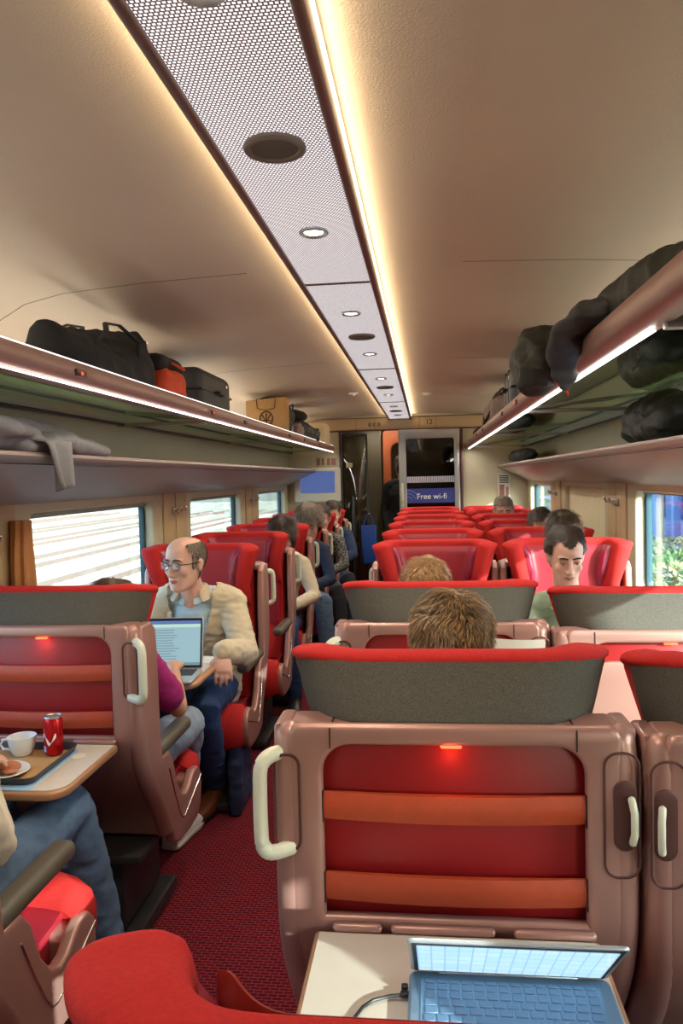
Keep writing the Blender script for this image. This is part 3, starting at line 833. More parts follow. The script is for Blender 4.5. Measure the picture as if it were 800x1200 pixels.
# vestibule beyond
for nm, x0, x1, y0, y1, z0, z1, m in (('floor_vestibule', -1.6, 1.2, 8.42, 11, -.06, 0, 'dark'), ('ceiling_vestibule', -1.6, 1.2, 8.42, 11, 2.15, 2.2, 'ceil'),
    ('wall_vestibule_left', -1.6, -1.5, 8.42, 11, 0, 2.2, 'recess'), ('wall_vestibule_right', 1.1, 1.2, 8.42, 11, 0, 2.2, 'recess'), ('wall_vestibule_end', -1.6, 1.2, 10.9, 11, 0, 2.2, 'dark')):
    st(MB().rbox(((x0+x1)/2, (y0+y1)/2, (z0+z1)/2), (x1-x0, y1-y0, z1-z0), .0).build(nm, m))
fr = plate(rr(.76, 2.06, .03, -.11, 1.03), [rr(.62, 1.92, .10, -.11, .97)], .08, .012, 'xz', 9.15)
o = st(MB().bm(fr).build('door_1', 'orangewood'))
st(MB().rbox((-1.05, 9.15, 1.05), (1.05, .05, 2.1), .004).build('wall_vestibule_panel', 'olivedark'))
mb = MB().rbox((-.30, 9.5, 2.13), (.5, .10, .02), .004)
tag(mb.build('vestibule_light', 'led_amber'), 'amber ceiling light beyond the open doorway', 'light')
l = bpy.data.lights.new('vest', 'AREA'); l.size = .4; l.energy = 6; l.color = (1, .75, .45)
o = bpy.data.objects.new('vestibule_lamp', l); COL.objects.link(o); o.location = (-.3, 9.5, 2.10)
l = bpy.data.lights.new('vest2', 'AREA'); l.size = .4; l.energy = 3; l.color = (1, .85, .65)
o = bpy.data.objects.new('vestibule_lamp', l); COL.objects.link(o); o.location = (-.5, 8.8, 2.12)

# coat hooks on the pillars
def hook(side, y, z, lab):
    X = XL if side == 'left' else XR; sg = -1 if side == 'left' else 1
    h = empty('coat_hook', (X-sg*.012, y, z), 0, lab, 'coat hook')
    MB().rbox((-sg*.008, 0, 0), (.016, .13, .034), .006, 3).build('base_plate', 'alu', h)
    MB().tube([(-sg*.02, -.06, .0), (-sg*.045, -.06, .0), (-sg*.052, -.06, .02)], .007, 10).build('peg', 'chrome', h)
    MB().tube([(-sg*.02, .045, .0), (-sg*.045, .045, .0), (-sg*.052, .045, .02)], .007, 10).build('peg', 'chrome', h)
    MB().rbox((-sg*.016, .0, -.002), (.006, .03, .018), .002).build('label_plate', 'signred', h)
hook('left', 4.50, 1.35, 'chrome coat hook on the left pillar behind the beige jacket man')
hook('left', 6.54, 1.35, 'chrome coat hook on the second left pillar, farther down')
hook('left', 2.44, 1.33, 'chrome coat hook at the far left edge beside the tan curtain')
hook('right', 4.50, 1.35, 'chrome coat hook on the right pillar before the drawn blind')
hook('right', 6.54, 1.35, 'chrome coat hook on the right pillar beyond the drawn blind')
# tan curtain gathered at the left pillar
mb = MB(); rows = []
for i in range(25):
    z = 1.395-.60*i/24; w = .045+.012*math.sin(PI*i/24)-.01*sm(.3, 0, i/24)
    c = 2.66+.02*sm(0, 1, i/24); ring = []
    for k in range(40):
        a = 2*PI*k/40; q = 1+.16*math.sin(a*7)
        ring.append(Vector((XL+.045+.032*math.cos(a)*q, c+w*math.sin(a)*q, z)))
    rows.append(ring)
mb.loft(rows); tag(mb.build('curtain', 'curtain'), 'tan curtain gathered beside the left window', 'curtain')
# ------------------------------------------------------------------ people
HEADR = [(-.119, .020, .078, .040), (-.110, .036, .090, .018), (-.092, .049, .094, -.012), (-.066, .058, .093, -.048), (-.040, .0645, .091, -.074), (-.010, .070, .089, -.090),
         (.020, .0745, .087, -.099), (.050, .0768, .088, -.101), (.076, .0740, .081, -.096), (.097, .0630, .064, -.080), (.111, .0440, .040, -.054), (.119, .018, .012, -.024)]
def head_ring(z, hw, yf, yb, n=32, grow=0):
    c = (yf+yb)/2; h = (yf-yb)/2; out = []
    for k in range(n):
        a = 2*PI*k/n; ca, sa = math.cos(a), math.sin(a)
        e = 2/2.25
        x = (hw+grow)*math.copysign(abs(ca)**e, ca); y = c+(h+grow)*math.copysign(abs(sa)**e, sa)
        out.append(Vector((x, y, z)))
    return out
def head_xf(c, yaw, pitch, roll=0, sc=1):
    """yaw 0 looks along world +Y; pitch positive looks down"""
    rot = Matrix.Rotation(yaw, 3, 'Z') @ Matrix.Rotation(-pitch, 3, 'X') @ Matrix.Rotation(roll, 3, 'Y')
    c = Vector(c)
    return lambda p: rot @ (Vector(p)*sc)+c
def add_head(mb, T):
    n0 = len(mb.v)
    mb.loft([head_ring(*r) for r in HEADR])
    mb.tube([(0, .086, .020), (0, .100, -.004), (0, .113, -.030)], [(.008, .008), (.010, .010), (.0125, .0115)], 10)
    mb.ell((-.011, .100, -.036), (.009, .011, .008)); mb.ell((.011, .100, -.036), (.009, .011, .008))
    for s in (-1, 1):
        mb.ell((s*.032, .080, .030), (.026, .012, .008)); mb.ell((s*.042, .066, -.022), (.022, .020, .022))
        mb.ell((s*.078, -.008, -.006), (.008, .017, .030)); mb.ell((s*.084, -.014, .006), (.007, .014, .018))
    mb.ell((0, .086, -.100), (.024, .014, .014)); mb.ell((0, .088, -.062), (.026, .012, .014))
    mb.xf(T, n0)
def face(root, T, brow='brow', glasses=False, lids=False):
    for s in (-1, 1):
        e = MB().ell((s*.031, .0835, .0085), (.0135, .009, .0072)).xf(T).build('eye', 'eyew', root)
        MB().ell((s*.031, .0915, .0075), (.0055, .003, .0055)).xf(T).build('iris', 'iris', e)
        MB().tube([(s*.012, .0945, .030), (s*.030, .0955, .036), (s*.050, .082, .030)], [(.003, .004), (.0035, .0045), (.002, .003)], 8).xf(T).build('eyebrow', brow, root)
        MB().tube([(s*.018, .0925, .0145), (s*.031, .0945, .0168), (s*.045, .086, .013)], .0018, 6).xf(T).build('upper_eyelid', 'skinshade', e)
    if lids:
        for s in (-1, 1): MB().ell((s*.031, .084, .0115), (.0150, .0103, .0072)).xf(T).build('eyelid', 'skinlid', root)
    MB().tube([(-.024, .091, -.061), (-.008, .1005, -.0585), (0, .1005, -.060), (.008, .1005, -.0585), (.024, .091, -.061)], [(.002, .002), (.003, .0035), (.003, .003), (.003, .0035), (.002, .002)], 8).tube([(-.020, .092, -.066), (0, .100, -.0685), (.020, .092, -.066)], [(.002, .002), (.004, .004), (.002, .002)], 8).xf(T).build('lips', 'lips', root)
    if glasses:
        mb = MB()
        for s in (-1, 1):
            P = [(s*(.031+.0235*math.copysign(abs(math.cos(a))**.75, math.cos(a))), .104-.006*abs(math.cos(a))*(1 if math.cos(a)*s > 0 else .3), .008+.0175*math.copysign(abs(math.sin(a))**.75, math.sin(a))) for a in [2*PI*k/28 for k in range(29)]]
            mb.tube(P, .0021, 8, round_=False)
            mb.tube([(s*.055, .100, .015), (s*.078, .075, .014), (s*.084, .0, .010), (s*.083, -.02, -.004)], .0021, 8)
        mb.tube([(-.009, .105, .012), (0, .108, .014), (.009, .105, .012)], .002, 8)
        g = mb.xf(T).build('glasses', 'black', root)
        for s in (-1, 1): MB().disc((s*.031, .1035, .008), .0215, .001, 24, axis='y').xf(T).build('lens', 'lensglass', g)
def hair(root, T, color, style='short', n=5000, grow=.010, seed=1, length=.030, clump=1, hl=.1, flow=None):
    rg = random.Random(seed)
    def keep(p):
        # p in head space
        yy = p.y; z = p.z
        if style == 'bald':
            if z > (.096 if abs(p.x) > .045 else .078): return False
            line = .055 if yy > .035 else (-.01 if yy > -.02 else -.075)
            return z > line and yy < .045
        if style == 'long': line = .070 if yy > .05 else (-.02 if yy > .0 else -.125)
        elif style == 'receding': line = .080+.022*sm(.010, .040, abs(p.x))-.02*sm(.055, .07, abs(p.x))+.006*noise.noise(p*60) if yy > .04 else (.03 if yy > .01 else (-.004 if yy > -.025 else -.080))
        else: line = .070 if yy > .055 else (.035 if yy > .03 else (.0 if yy > -.02 else -.080))
        return z > line
    rings = []; ex = [(z, hw, yf, yb) for z, hw, yf, yb in HEADR]
    zz = []
    for i in range(len(ex)-1):
        for k in range(3):
            t = k/3; zz.append(tuple(ex[i][j]*(1-t)+ex[i+1][j]*t for j in range(4)))
    zz.append(ex[-1])
    top = .014 if style != 'bald' else .003
    N = 56; V = []
    for (z, hw, yf, yb) in zz:
        f = max(0, z)/.119
        g = grow*(.55+.6*f) if style != 'bald' else .005
        zo = z+(grow*1.2 if style != 'bald' else 0)*max(0, (z-.05)/.07)
        V.append(head_ring(zo, hw, yf, yb, N, g))
    cen = Vector((0, -.005, 0))
    # a little body to the cap
    for r in V:
        for p in r:
            if style != 'bald': p.z += .014*max(0, p.z/.119)**2*(1-(p.x/.08)**2-((p.y+.01)/.11)**2)
            d = (p-cen).normalized(); p += d*(noise.noise(Vector((p.x*28*clump, p.y*28, p.z*28))+Vector((seed, 0, 0)))*(.006+.035*max(0, hl-.2))*(1 if style != 'bald' else .2))
    mb = MB(); flat = [p for r in V for p in r]; F = []
    for i in range(len(V)-1):
        for j in range(N):
            k = (j+1) % N; q = (i*N+j, i*N+k, (i+1)*N+k, (i+1)*N+j)
            c = sum((flat[t] for t in q), Vector())/4
            if keep(c): F.append(q)
    if style != 'bald': F.append(tuple((len(V)-1)*N+j for j in range(N)))
    used = sorted({i for q in F for i in q}); mp = {u: i for i, u in enumerate(used)}
    mb.add([flat[u] for u in used], [tuple(mp[i] for i in q) for q in F])
    # strands that follow the scalp away from the crown
    crown = Vector((.012, -.045, .12)); quads = [q for q in F if len(q) == 4]
    for s in range(n):
        q = quads[rg.randrange(len(quads))]; a, b = rg.random(), rg.random()
        p = (flat[q[0]]*(1-a)+flat[q[1]]*a)*(1-b)+(flat[q[3]]*(1-a)+flat[q[2]]*a)*b
        nrm = (p-cen).normalized(); away = (p-crown) if not flow else Vector((p.x*6, -1, .15)); away -= nrm*away.dot(nrm)
        if away.length < .002: away = Vector((rg.random()-.5, rg.random()-.5, 0))
        away.normalize()
        sw = noise.noise(p*22*clump+Vector((seed*3, 1, 2)))*1.1
        tan = nrm.cross(away); d = (away+tan*sw+tan*(rg.random()-.5)*.5).normalized()
        L = length*(.6+.7*rg.random()); w = tan*(.0011+.0007*rg.random())
        if style == 'long' and p.z < .03: d = (d*.3+Vector((0, 0, -1))).normalized(); L *= 1.5
        lift = hl+.12*rg.random()
        p0 = p-nrm*.003; p1 = p+d*L*.55+nrm*L*lift*.45; p2 = p+d*L+nrm*L*lift*.35
        mb.add([p0-w, p0+w, p1+w*.8, p1-w*.8, p2], [(0, 1, 2, 3), (3, 2, 4)], rg.choice((0, 0, 1, 1, 2)))
    return mb.xf(T).build('hair', HV[color], root, autos=180)
def add_hand(mb, w, d, nrm, thumb, curl=.35, spread=1, sc=1):
    w = Vector(w); d = Vector(d).normalized(); nrm = Vector(nrm); nrm = (nrm-d*nrm.dot(d)).normalized(); lat = d.cross(nrm)*thumb
    mb.tube([w, w+d*.03*sc, w+d*.065*sc, w+d*.085*sc], [(.026*sc, .019*sc), (.033*sc, .018*sc), (.039*sc, .016*sc), (.036*sc, .013*sc)], 14, ref=tuple(nrm))
    L = [.070, .078, .073, .058]
    for i in range(4):
        b = w+d*(.080-.004*abs(i-1.2))*sc+lat*(.029-.0195*i)*sc; dd = (d+lat*(.10-.07*i)*spread).normalized(); p = [b-dd*.01]; cur = dd; ax = cur.cross(nrm).normalized()
        p.append(b)
        for k, fr in enumerate((.45, .30, .25)):
            cur = (Matrix.Rotation(-curl*(1+.25*k), 3, ax) @ cur).normalized()
            b = b+cur*L[i]*fr*sc; p.append(b)
        mb.tube(p, [.0088*sc, .0090*sc, .0082*sc, .0076*sc, .0066*sc], 10)
    b = w+d*.028*sc+lat*.026*sc; c1 = (d*.62+lat*.75-nrm*.25).normalized(); c2 = (d*.92+lat*.30-nrm*.3).normalized()
    mb.tube([b-c1*.01, b+c1*.030*sc, b+c1*.030*sc+c2*.028*sc, b+c1*.030*sc+c2*.050*sc], [.013*sc, .011*sc, .0095*sc, .0075*sc], 10)
def seated(X, Y, f, lean=0, out=0):
    """joints in world coordinates for someone sitting; Y is the shell of the seat, f the way they face, out: lean to the aisle"""
    p = lambda x, y, z: (X+x, Y+f*y, z)
    return dict(pelvis=p(0, .27, .55), waist=p(0, .25+lean*.3, .70), chest=p(out*.4, .245+lean*.7, .88), neck=p(out*.7, .25+lean, 1.01), head=p(out, .285+lean*1.25, 1.155),
        sh=[p(-.175+out*.5, .25+lean*.8, .955), p(.175+out*.5, .25+lean*.8, .955)], el=[p(-.235+out*.3, .30+lean, .70), p(.235+out*.3, .30+lean, .70)],
        wr=[p(-.15, .50+lean, .69), p(.15, .50+lean, .69)], hip=[p(-.09, .30, .54), p(.09, .30, .54)], kn=[p(-.12, .73, .56), p(.12, .73, .56)],
        an=[p(-.12, .80, .11), p(.12, .80, .11)], f=f, yaw=0 if f > 0 else PI, pitch=.15)
def person(label, J, top, legs, shoe='black', skin='skin', haircol='hair_brown', hstyle='short', sleeve='long', glasses=False, face_on=True, brow='brow', near=False, hn=3000, hgrow=.010,
           hlen=.030, hlift=.10, hflow=None, lids=False, hroll=0, jacket=None, hands=True, seed=1, hsc=1.0, girth=1.0, hands_dir=None, group=None, stand=False, clump=1):
    J = {k: ([Vector(q) for q in v] if isinstance(v, list) else (Vector(v) if isinstance(v, tuple) else v)) for k, v in J.items()}
    root = empty('person', (J['pelvis'].x, J['pelvis'].y, 0), 0, label, 'person', group)
    off = Vector((J['pelvis'].x, J['pelvis'].y, 0))
    T = head_xf(J['head']-off, J['yaw'], J['pitch'], hroll, hsc)
    L = lambda p: Vector(p)-off
    vox = .0055 if near else .009
    f = J['f']; fw = Vector((0, f, 0))
    J['waist'] = Vector(J.get('waist'))
    def torso(mb, g):
        pts = [L(J['pelvis'])+Vector((0, 0, -.04)), L(J['pelvis'])+Vector((0, 0, .05)), L(J['waist']), L(J['chest']), L(J['chest']).lerp(L(J['neck']), .55), L(J['neck']).lerp(L(J['chest']), .1)]
        mb.tube(pts, [(.155*girth+g, .105+g), (.160*girth+g, .115+g), (.140*girth+g, .105+g), (.155*girth+g, .110+g), (.130+g, .085+g), (.062+g*.7, .060+g*.7)], 24, ref=(0, 1, 0))
        for s in (0, 1):
            a = L(J['neck']).lerp(L(J['chest']), .12)
            mb.tube([a, a.lerp(L(J['sh'][s]), .6)+Vector((0, 0, .012)), L(J['sh'][s])], [.052+g*.6, .052+g*.8, .048+g], 14)
    def arm(mb, s, g, to=1.0, cuff=None):
        a, b, c = L(J['sh'][s]), L(J['el'][s]), L(J['wr'][s])
        if to <= .5:
            e = a.lerp(b, to*2); mb.tube([a, a.lerp(e, .5), e], [.050+g, .048+g, .047+g*1.3], 16)
        else:
            e = b.lerp(c, (to-.5)*2)
            mb.tube([a, a.lerp(b, .5), b.lerp(a, .12), b, b.lerp(c, .12), b.lerp(c, .5), e], [.047+g, .044+g, .040+g, .040+g, .040+g, .036+g, .029+g*1.1], 16)
    def leg(mb, s, g, to=1.0):
        h, k, a = L(J['hip'][s]), L(J['kn'][s]), L(J['an'][s])
        e = k.lerp(a, to)
        mb.tube([h, h.lerp(k, .4), h.lerp(k, .85), k, k.lerp(e, .12), k.lerp(e, .45), e], [.080+g, .074+g, .058+g, .056+g, .054+g, .052+g*1.1, .036+g*1.5], 18)
    # the body: one continuous surface
    b = MB(); add_head(b, T)
    hc = L(J['head']); nk = L(J['neck'])
    b.tube([nk+Vector((0, 0, -.04)), nk.lerp(hc, .35), hc-fw*.012+Vector((0, 0, -.05))], [(.058, .056), (.052, .052), (.050, .054)], 18)
    torso(b, -.012)
    for s in (0, 1):
        arm(b, s, -.007); leg(b, s, -.012)
        if hands:
            dd = (L(J['wr'][s])-L(J['el'][s])).normalized(); nr = Vector((0, 0, 1))
            cu = .35
            if hands_dir and hands_dir[s]: dd, nr, cu = [Vector(q) if isinstance(q, tuple) else q for q in hands_dir[s]]
            lat = dd.cross(nr); mid = L(J['chest'])-L(J['wr'][s])
            add_hand(b, L(J['wr'][s]), dd, nr, 1 if lat.dot(Vector((1 if s == 0 else -1, 0, 0))) > 0 else -1, cu)
        an = L(J['an'][s]); b.tube([an, an+fw*.03+Vector((0, 0, -.055)), an+fw*.08+Vector((0, 0, -.075))], [.030, .026, .016], 12)
    organic(b, 'body', skin, root, vox, 3 if near else 2)
    if face_on: face(root, T, brow, glasses, lids)
    if hstyle: hair(root, T, haircol, hstyle, hn, hgrow, seed, hlen, clump, hlift, hflow)
    # clothes
    t = MB(); torso(t, .006 if not jacket else .002)
    if not jacket:
        for s in (0, 1): arm(t, s, .007, 1.0 if sleeve == 'long' else (.34 if sleeve == 'short' else .5))
    tp = organic(t, 'shirt', top, root, vox*1.3, 5, .006, .05)
    # collar
    def ringcollar(name, r0, r1, h, m, par, gap=.6, z0=-.005):
        mb = MB(); rows = []; N = 28
        ax = (hc-nk).normalized()
        for i in range(N+1):
            a = gap+(2*PI-2*gap)*i/N; d = Vector((math.sin(a), f*math.cos(a), 0))
            base = nk+Vector((0, 0, z0)); dip = -.035*max(0, math.cos(a))
            p0 = base+d*r0+Vector((0, 0, dip)); p1 = p0+Vector((0, 0, h))-d*.006; p2 = p0+d*(r1-r0)+Vector((0, 0, -h*.35))
            rows.append([p0, p1, p1+d*.004, p2, p2-d*.004])
        mb.loft(rows); return mb.build(name, m, par, autos=70)
    if jacket:
        j = MB(); torso(j, .026)
        for s in (0, 1): arm(j, s, .020, .97)
        hemz = J['pelvis'].z-.02
        jo = organic(j, 'jacket', jacket, root, vox*1.3, 6, .009, .05)
        bm = bmesh.new(); bm.from_mesh(jo.data); bm.verts.ensure_lookup_table()
        nx = nk.x; de = []
        for fc in bm.faces:
            c = fc.calc_center_median(); w = .018+.085*sm(.60, 1.0, c.z)
            fr = (c.y-nk.y)*f > -.02 or c.z > nk.z+.0
            if abs(c.x-(L(J['waist']).x+(nx-L(J['waist']).x)*sm(.6, 1, c.z))) < w and (c.y-L(J['waist']).y)*f > .03 and c.z > .55: de.append(fc)
            elif c.z > nk.z+.022 and (c-nk).length < .12: de.append(fc)
        bmesh.ops.delete(bm, geom=de, context='FACES'); bm.to_mesh(jo.data); bm.free()
        md = jo.modifiers.new('solid', 'SOLIDIFY'); md.thickness = .005; md.offset = -1
        ringcollar('jacket_collar', .068, .105, .034, jacket, jo, .75, .004)
        ringcollar('shirt_collar', .058, .078, .028, top, tp, .35)
    elif sleeve == 'long' or True:
        ringcollar('collar', .060, .078, .022, top, tp, .30)
    l = MB(); l.tube([L(J['pelvis'])+Vector((0, 0, .06)), L(J['pelvis'])+Vector((0, 0, -.02))], [(.160*girth, .118), (.165*girth, .118)], 22, ref=(0, 1, 0))
    for s in (0, 1): leg(l, s, .010, 1.0)
    organic(l, 'trousers', legs, root, vox*1.3, 4, .008, .07)
    for s in (0, 1):
        an = L(J['an'][s]); z = an.z; mb = MB(); rings = []
        tx = Vector((0.10*(1 if s else -1), f, 0)).normalized(); sd = tx.cross(Vector((0, 0, 1)))
        if J.get('toe'): tx = Vector(J['toe'][s]).normalized(); sd = tx.cross(Vector((0, 0, 1)))
        base = an.copy(); base.z = z-.10
        for y, w, h in ((-.055, .018, .045), (-.050, .032, .085), (-.02, .037, .105), (.03, .038, .10), (.08, .042, .070), (.13, .047, .055), (.175, .044, .047), (.205, .034, .036), (.222, .014, .022)):
            ring = []
            for k in range(16):
                a = 2*PI*k/16; zz = math.sin(a)
                ring.append(base+tx*y*1.08+sd*w*1.1*math.cos(a)+Vector((0, 0, .004+(h/2+h/2*zz if zz > -.3 else h*.12+h*.1*zz))))
            rings.append(ring)
        mb.loft(rings); sh = mb.build('shoe', shoe, root)
        mb = MB(); rings = []
        for y, w in ((-.060, .022), (-.05, .036), (.0, .040), (.06, .042), (.12, .050), (.17, .048), (.21, .036), (.228, .012)):
            rings.append([base+tx*y*1.08+sd*w*1.1*q+Vector((0, 0, z_)) for q, z_ in ((-1, 0), (-1, .012), (1, .012), (1, 0))])
        mb.loft(rings); mb.build('sole', 'black' if shoe != 'white' else 'screen_frame', sh)
    return root

# 1 man with glasses and beige jacket, facing back on the left
J = seated(-1.09, 3.92, -1)
J.update(pelvis=(-1.09, 3.60, .55), waist=(-1.09, 3.60, .70), chest=(-1.09, 3.545, .87), neck=(-1.095, 3.475, 1.005), head=(-1.095, 3.385, 1.150), yaw=PI-.42, pitch=.10,
         sh=[(-1.265, 3.50, .945), (-.925, 3.52, .945)], el=[(-1.32, 3.42, .70), (-.835, 3.40, .735)], wr=[(-1.20, 3.14, .79), (-.872, 3.16, .795)],
         hip=[(-1.18, 3.55, .545), (-1.0, 3.55, .545)], kn=[(-1.17, 3.13, .57), (-.945, 3.10, .575)], an=[(-1.16, 3.47, .11), (-1.005, 3.44, .115)], toe=[(-.1, -1, 0), (-.25, -1, 0)])
person('man with glasses and thinning grey hair in open beige jacket', J, 'paleblue', 'jeans', 'brownshoe', 'skin', 'hair_grey', 'bald', glasses=True, near=True, jacket='beigecloth', hn=2600, hlen=.014, seed=3,
       hands_dir=[None, ((.12, -.50, -.75), (.25, -.9, .45), .30)], brow='brow')
# 2 woman in magenta seen past the seat edge
J = seated(-1.13, 2.17, 1)
J.update(head=(-1.07, 2.50, 1.050), neck=(-1.07, 2.47, .93), chest=(-1.08, 2.44, .84), sh=[(-1.24, 2.45, .90), (-.95, 2.46, .915)], el=[(-1.30, 2.55, .68), (-.873, 2.56, .735)], wr=[(-1.13, 2.76, .80), (-.965, 2.795, .815)],
         hip=[(-1.2, 2.47, .54), (-1.04, 2.47, .545)], kn=[(-1.22, 2.90, .56), (-.93, 2.84, .59)], an=[(-1.2, 3.05, .11), (-1.075, 3.06, .11)], pelvis=(-1.12, 2.44, .55), waist=(-1.11, 2.43, .69))
person('person in magenta top and pale jeans typing on the silver laptop', J, 'magenta', 'jeans_light', 'white', 'skin2', 'hair_brown', 'short', sleeve='short', near=True, seed=5,
       hands_dir=[((.25, .9, -.05), (0, 0, 1), .25), ((-.3, .9, .0), (0, .0, 1), .25)])
# 3 man bottom left
J = seated(-1.15, 1.22, 1)
J.update(sh=[(-1.32, 1.48, .95), (-1.00, 1.46, .955)], el=[(-1.36, 1.6, .70), (-.985, 1.60, .71)], wr=[(-1.22, 1.80, .785), (-1.16, 1.83, .80)], hip=[(-1.24, 1.52, .55), (-1.07, 1.52, .55)],
         kn=[(-1.22, 2.0, .60), (-1.005, 2.00, .625)], an=[(-1.22, 2.05, .11), (-.955, 2.13, .11)])
person('person in cream sleeves and pale jeans at the bottom left corner', J, 'creamcloth', 'jeans_mid', 'black', 'skin', 'hair_brown', near=True, seed=8, hn=1500)
# 4 head above the grey headrest in front
J = seated(CA+.012, 1.28, 1, .0)
J.update(head=(.046, 1.565, 1.156), neck=(.045, 1.53, 1.02), pitch=.22, wr=[(-.12, 1.78, .83), (.19, 1.80, .83)], kn=[(-.09, 1.98, .55), (.16, 1.98, .55)], an=[(-.09, 2.05, .11), (.16, 2.05, .11)])
person('person with thick short light brown hair seen from behind, nearest head', J, 'darkcloth', 'darkcloth', 'black', 'skin', 'hair_blond', 'short', near=True, hn=16000, hgrow=.006, hlen=.026, seed=11, hsc=.93, clump=1.3, hlift=.12)
# 5 second head
J = seated(CA-.03, 2.19, 1, .0)
J.update(head=(-.008, 2.50, 1.128), neck=(-.004, 2.46, .99), pitch=.30, wr=[(-.12, 2.68, .78), (.12, 2.68, .78)])
person('person with thin sandy hair seen from behind, second head ahead', J, 'darkcloth', 'darkcloth', 'black', 'skin2', 'hair_sandy', 'short', near=True, hn=3500, hgrow=.009, hlen=.028, seed=12, clump=1.6, hsc=.90)
# 6 man on the right, looking down
J = seated(.62, 3.92, -1)
J.update(pelvis=(.63, 3.58, .55), waist=(.62, 3.54, .70), chest=(.60, 3.42, .86), neck=(.575, 3.30, .985), head=(.556, 3.185, 1.176), yaw=PI+.06, pitch=.30,
         sh=[(.425, 3.34, .935), (.775, 3.36, .935)], el=[(.37, 3.20, .74), (.83, 3.22, .72)], wr=[(.48, 2.95, .80), (.72, 2.95, .80)])
person('man with wavy dark brown hair in sage shirt, looking down by the right window', J, 'sagecloth', 'jeans', 'black', 'skin', 'hair_dark', 'receding', near=True, hn=6000, hgrow=.006, hlen=.040, seed=21, brow='browd', clump=.7, hlift=.30, hsc=.865, hflow='back', lids=True)
# 7.. further heads on the right
J = seated(.70, 4.75, -1, .12); J.update(head=(.735, 4.28, 1.165), pitch=.35)
person('person with dark brown hair just above the sage shirt man', J, 'darkcloth', 'darkcloth', 'black', 'skin', 'hair_dark', 'short', hn=2500, hgrow=.014, hlen=.04, seed=31, brow='browd', girth=.9)
J = seated(.68, 5.58, -1, .05); J.update(head=(.745, 5.18, 1.150))
person('person with dark hair mostly hidden, second head down the right windows', J, 'darkcloth', 'darkcloth', 'black', 'skin2', 'hair_dark', 'short', hn=1200, seed=33, brow='browd', girth=.9)
J = seated(.66, 7.24, -1, .05); J.update(head=(.672, 6.88, 1.185))
person('person with short grey black hair, farthest head on the right', J, 'darkcloth', 'darkcloth', 'black', 'skin', 'hair_grey', 'short', hn=1200, seed=34, girth=.9)
# left line
J = seated(-1.06, 5.58, -1, .08, .06); J.update(head=(-.975, 5.13, 1.135), sh=[(-1.2, 5.25, .94), (-.86, 5.25, .93)], el=[(-1.28, 5.2, .70), (-.775, 5.17, .72)], wr=[(-1.1, 4.98, .70), (-.87, 4.93, .70)], kn=[(-1.16, 4.85, .56), (-.90, 4.83, .57)], an=[(-1.16, 4.8, .11), (-.88, 4.90, .11)], pitch=.5)
person('person with long dark hair and cream sleeve bent forward in blue jeans', J, 'creamcloth', 'jeans', 'black', 'skin', 'hair_dark', 'long', hn=2500, hlen=.05, seed=41, brow='browd')
J = seated(-1.05, 6.41, -1, .08, .08); J.update(head=(-.915, 5.95, 1.165), sh=[(-1.16, 6.1, .95), (-.83, 6.1, .95)], el=[(-1.2, 6.0, .7), (-.765, 6.02, .72)], kn=[(-1.1, 5.68, .57), (-.78, 5.66, .60)], an=[(-1.1, 5.6, .11), (-.755, 5.62, .11)], pitch=.4)
person('person with fluffy grey brown hair, navy top and pale jeans', J, 'navycloth', 'jeans_mid', 'black', 'skin', 'hair_grey', 'short', hn=4000, hgrow=.030, hlen=.05, seed=42)
J = seated(-1.03, 7.24, -1, .05, .08); J.update(sh=[(-1.12, 6.95, .95), (-.80, 6.95, .95)], el=[(-1.2, 6.85, .7), (-.745, 6.86, .74)], kn=[(-1.1, 6.5, .56), (-.77, 6.5, .56)], an=[(-1.1, 6.45, .11), (-.74, 6.48, .11)])
person('person in grey checked sleeve, third from the end on the left', J, 'plaid', 'darkcloth', 'brownshoe', 'skin', 'hair_dark', 'short', hn=800, seed=43)
J = seated(-1.03, 8.05, -1, .05, .08); J.update(sh=[(-1.12, 7.75, .95), (-.80, 7.75, .95)], el=[(-1.2, 7.65, .7), (-.735, 7.62, .76)], kn=[(-1.1, 7.3, .56), (-.76, 7.3, .56)], an=[(-1.1, 7.25, .11), (-.74, 7.28, .11)])
person('person in dark blue sleeve on the farthest left seat', J, 'navycloth', 'darkcloth', 'black', 'skin', 'hair_dark', 'short', hn=800, seed=44)
# person standing in the vestibule
X, Y = -.27, 8.93
J = dict(pelvis=(X, Y, .95), waist=(X, Y, 1.12), chest=(X, Y-.02, 1.32), neck=(X, Y-.02, 1.47), head=(X, Y-.05, 1.63), sh=[(X-.17, Y, 1.41), (X+.17, Y, 1.41)], el=[(X-.22, Y, 1.12), (X+.22, Y, 1.12)],
         wr=[(X-.17, Y-.12, .90), (X+.17, Y-.12, .90)], hip=[(X-.09, Y, .92), (X+.09, Y, .92)], kn=[(X-.10, Y-.02, .50), (X+.10, Y-.02, .50)], an=[(X-.10, Y, .10), (X+.10, Y, .10)], f=1, yaw=.3, pitch=0)
person('person in long black clothes standing in the doorway beyond', J, 'blackcloth', 'blackcloth', 'black', 'skin', 'hair_dark', 'short', hn=800, seed=51, girth=1.05)
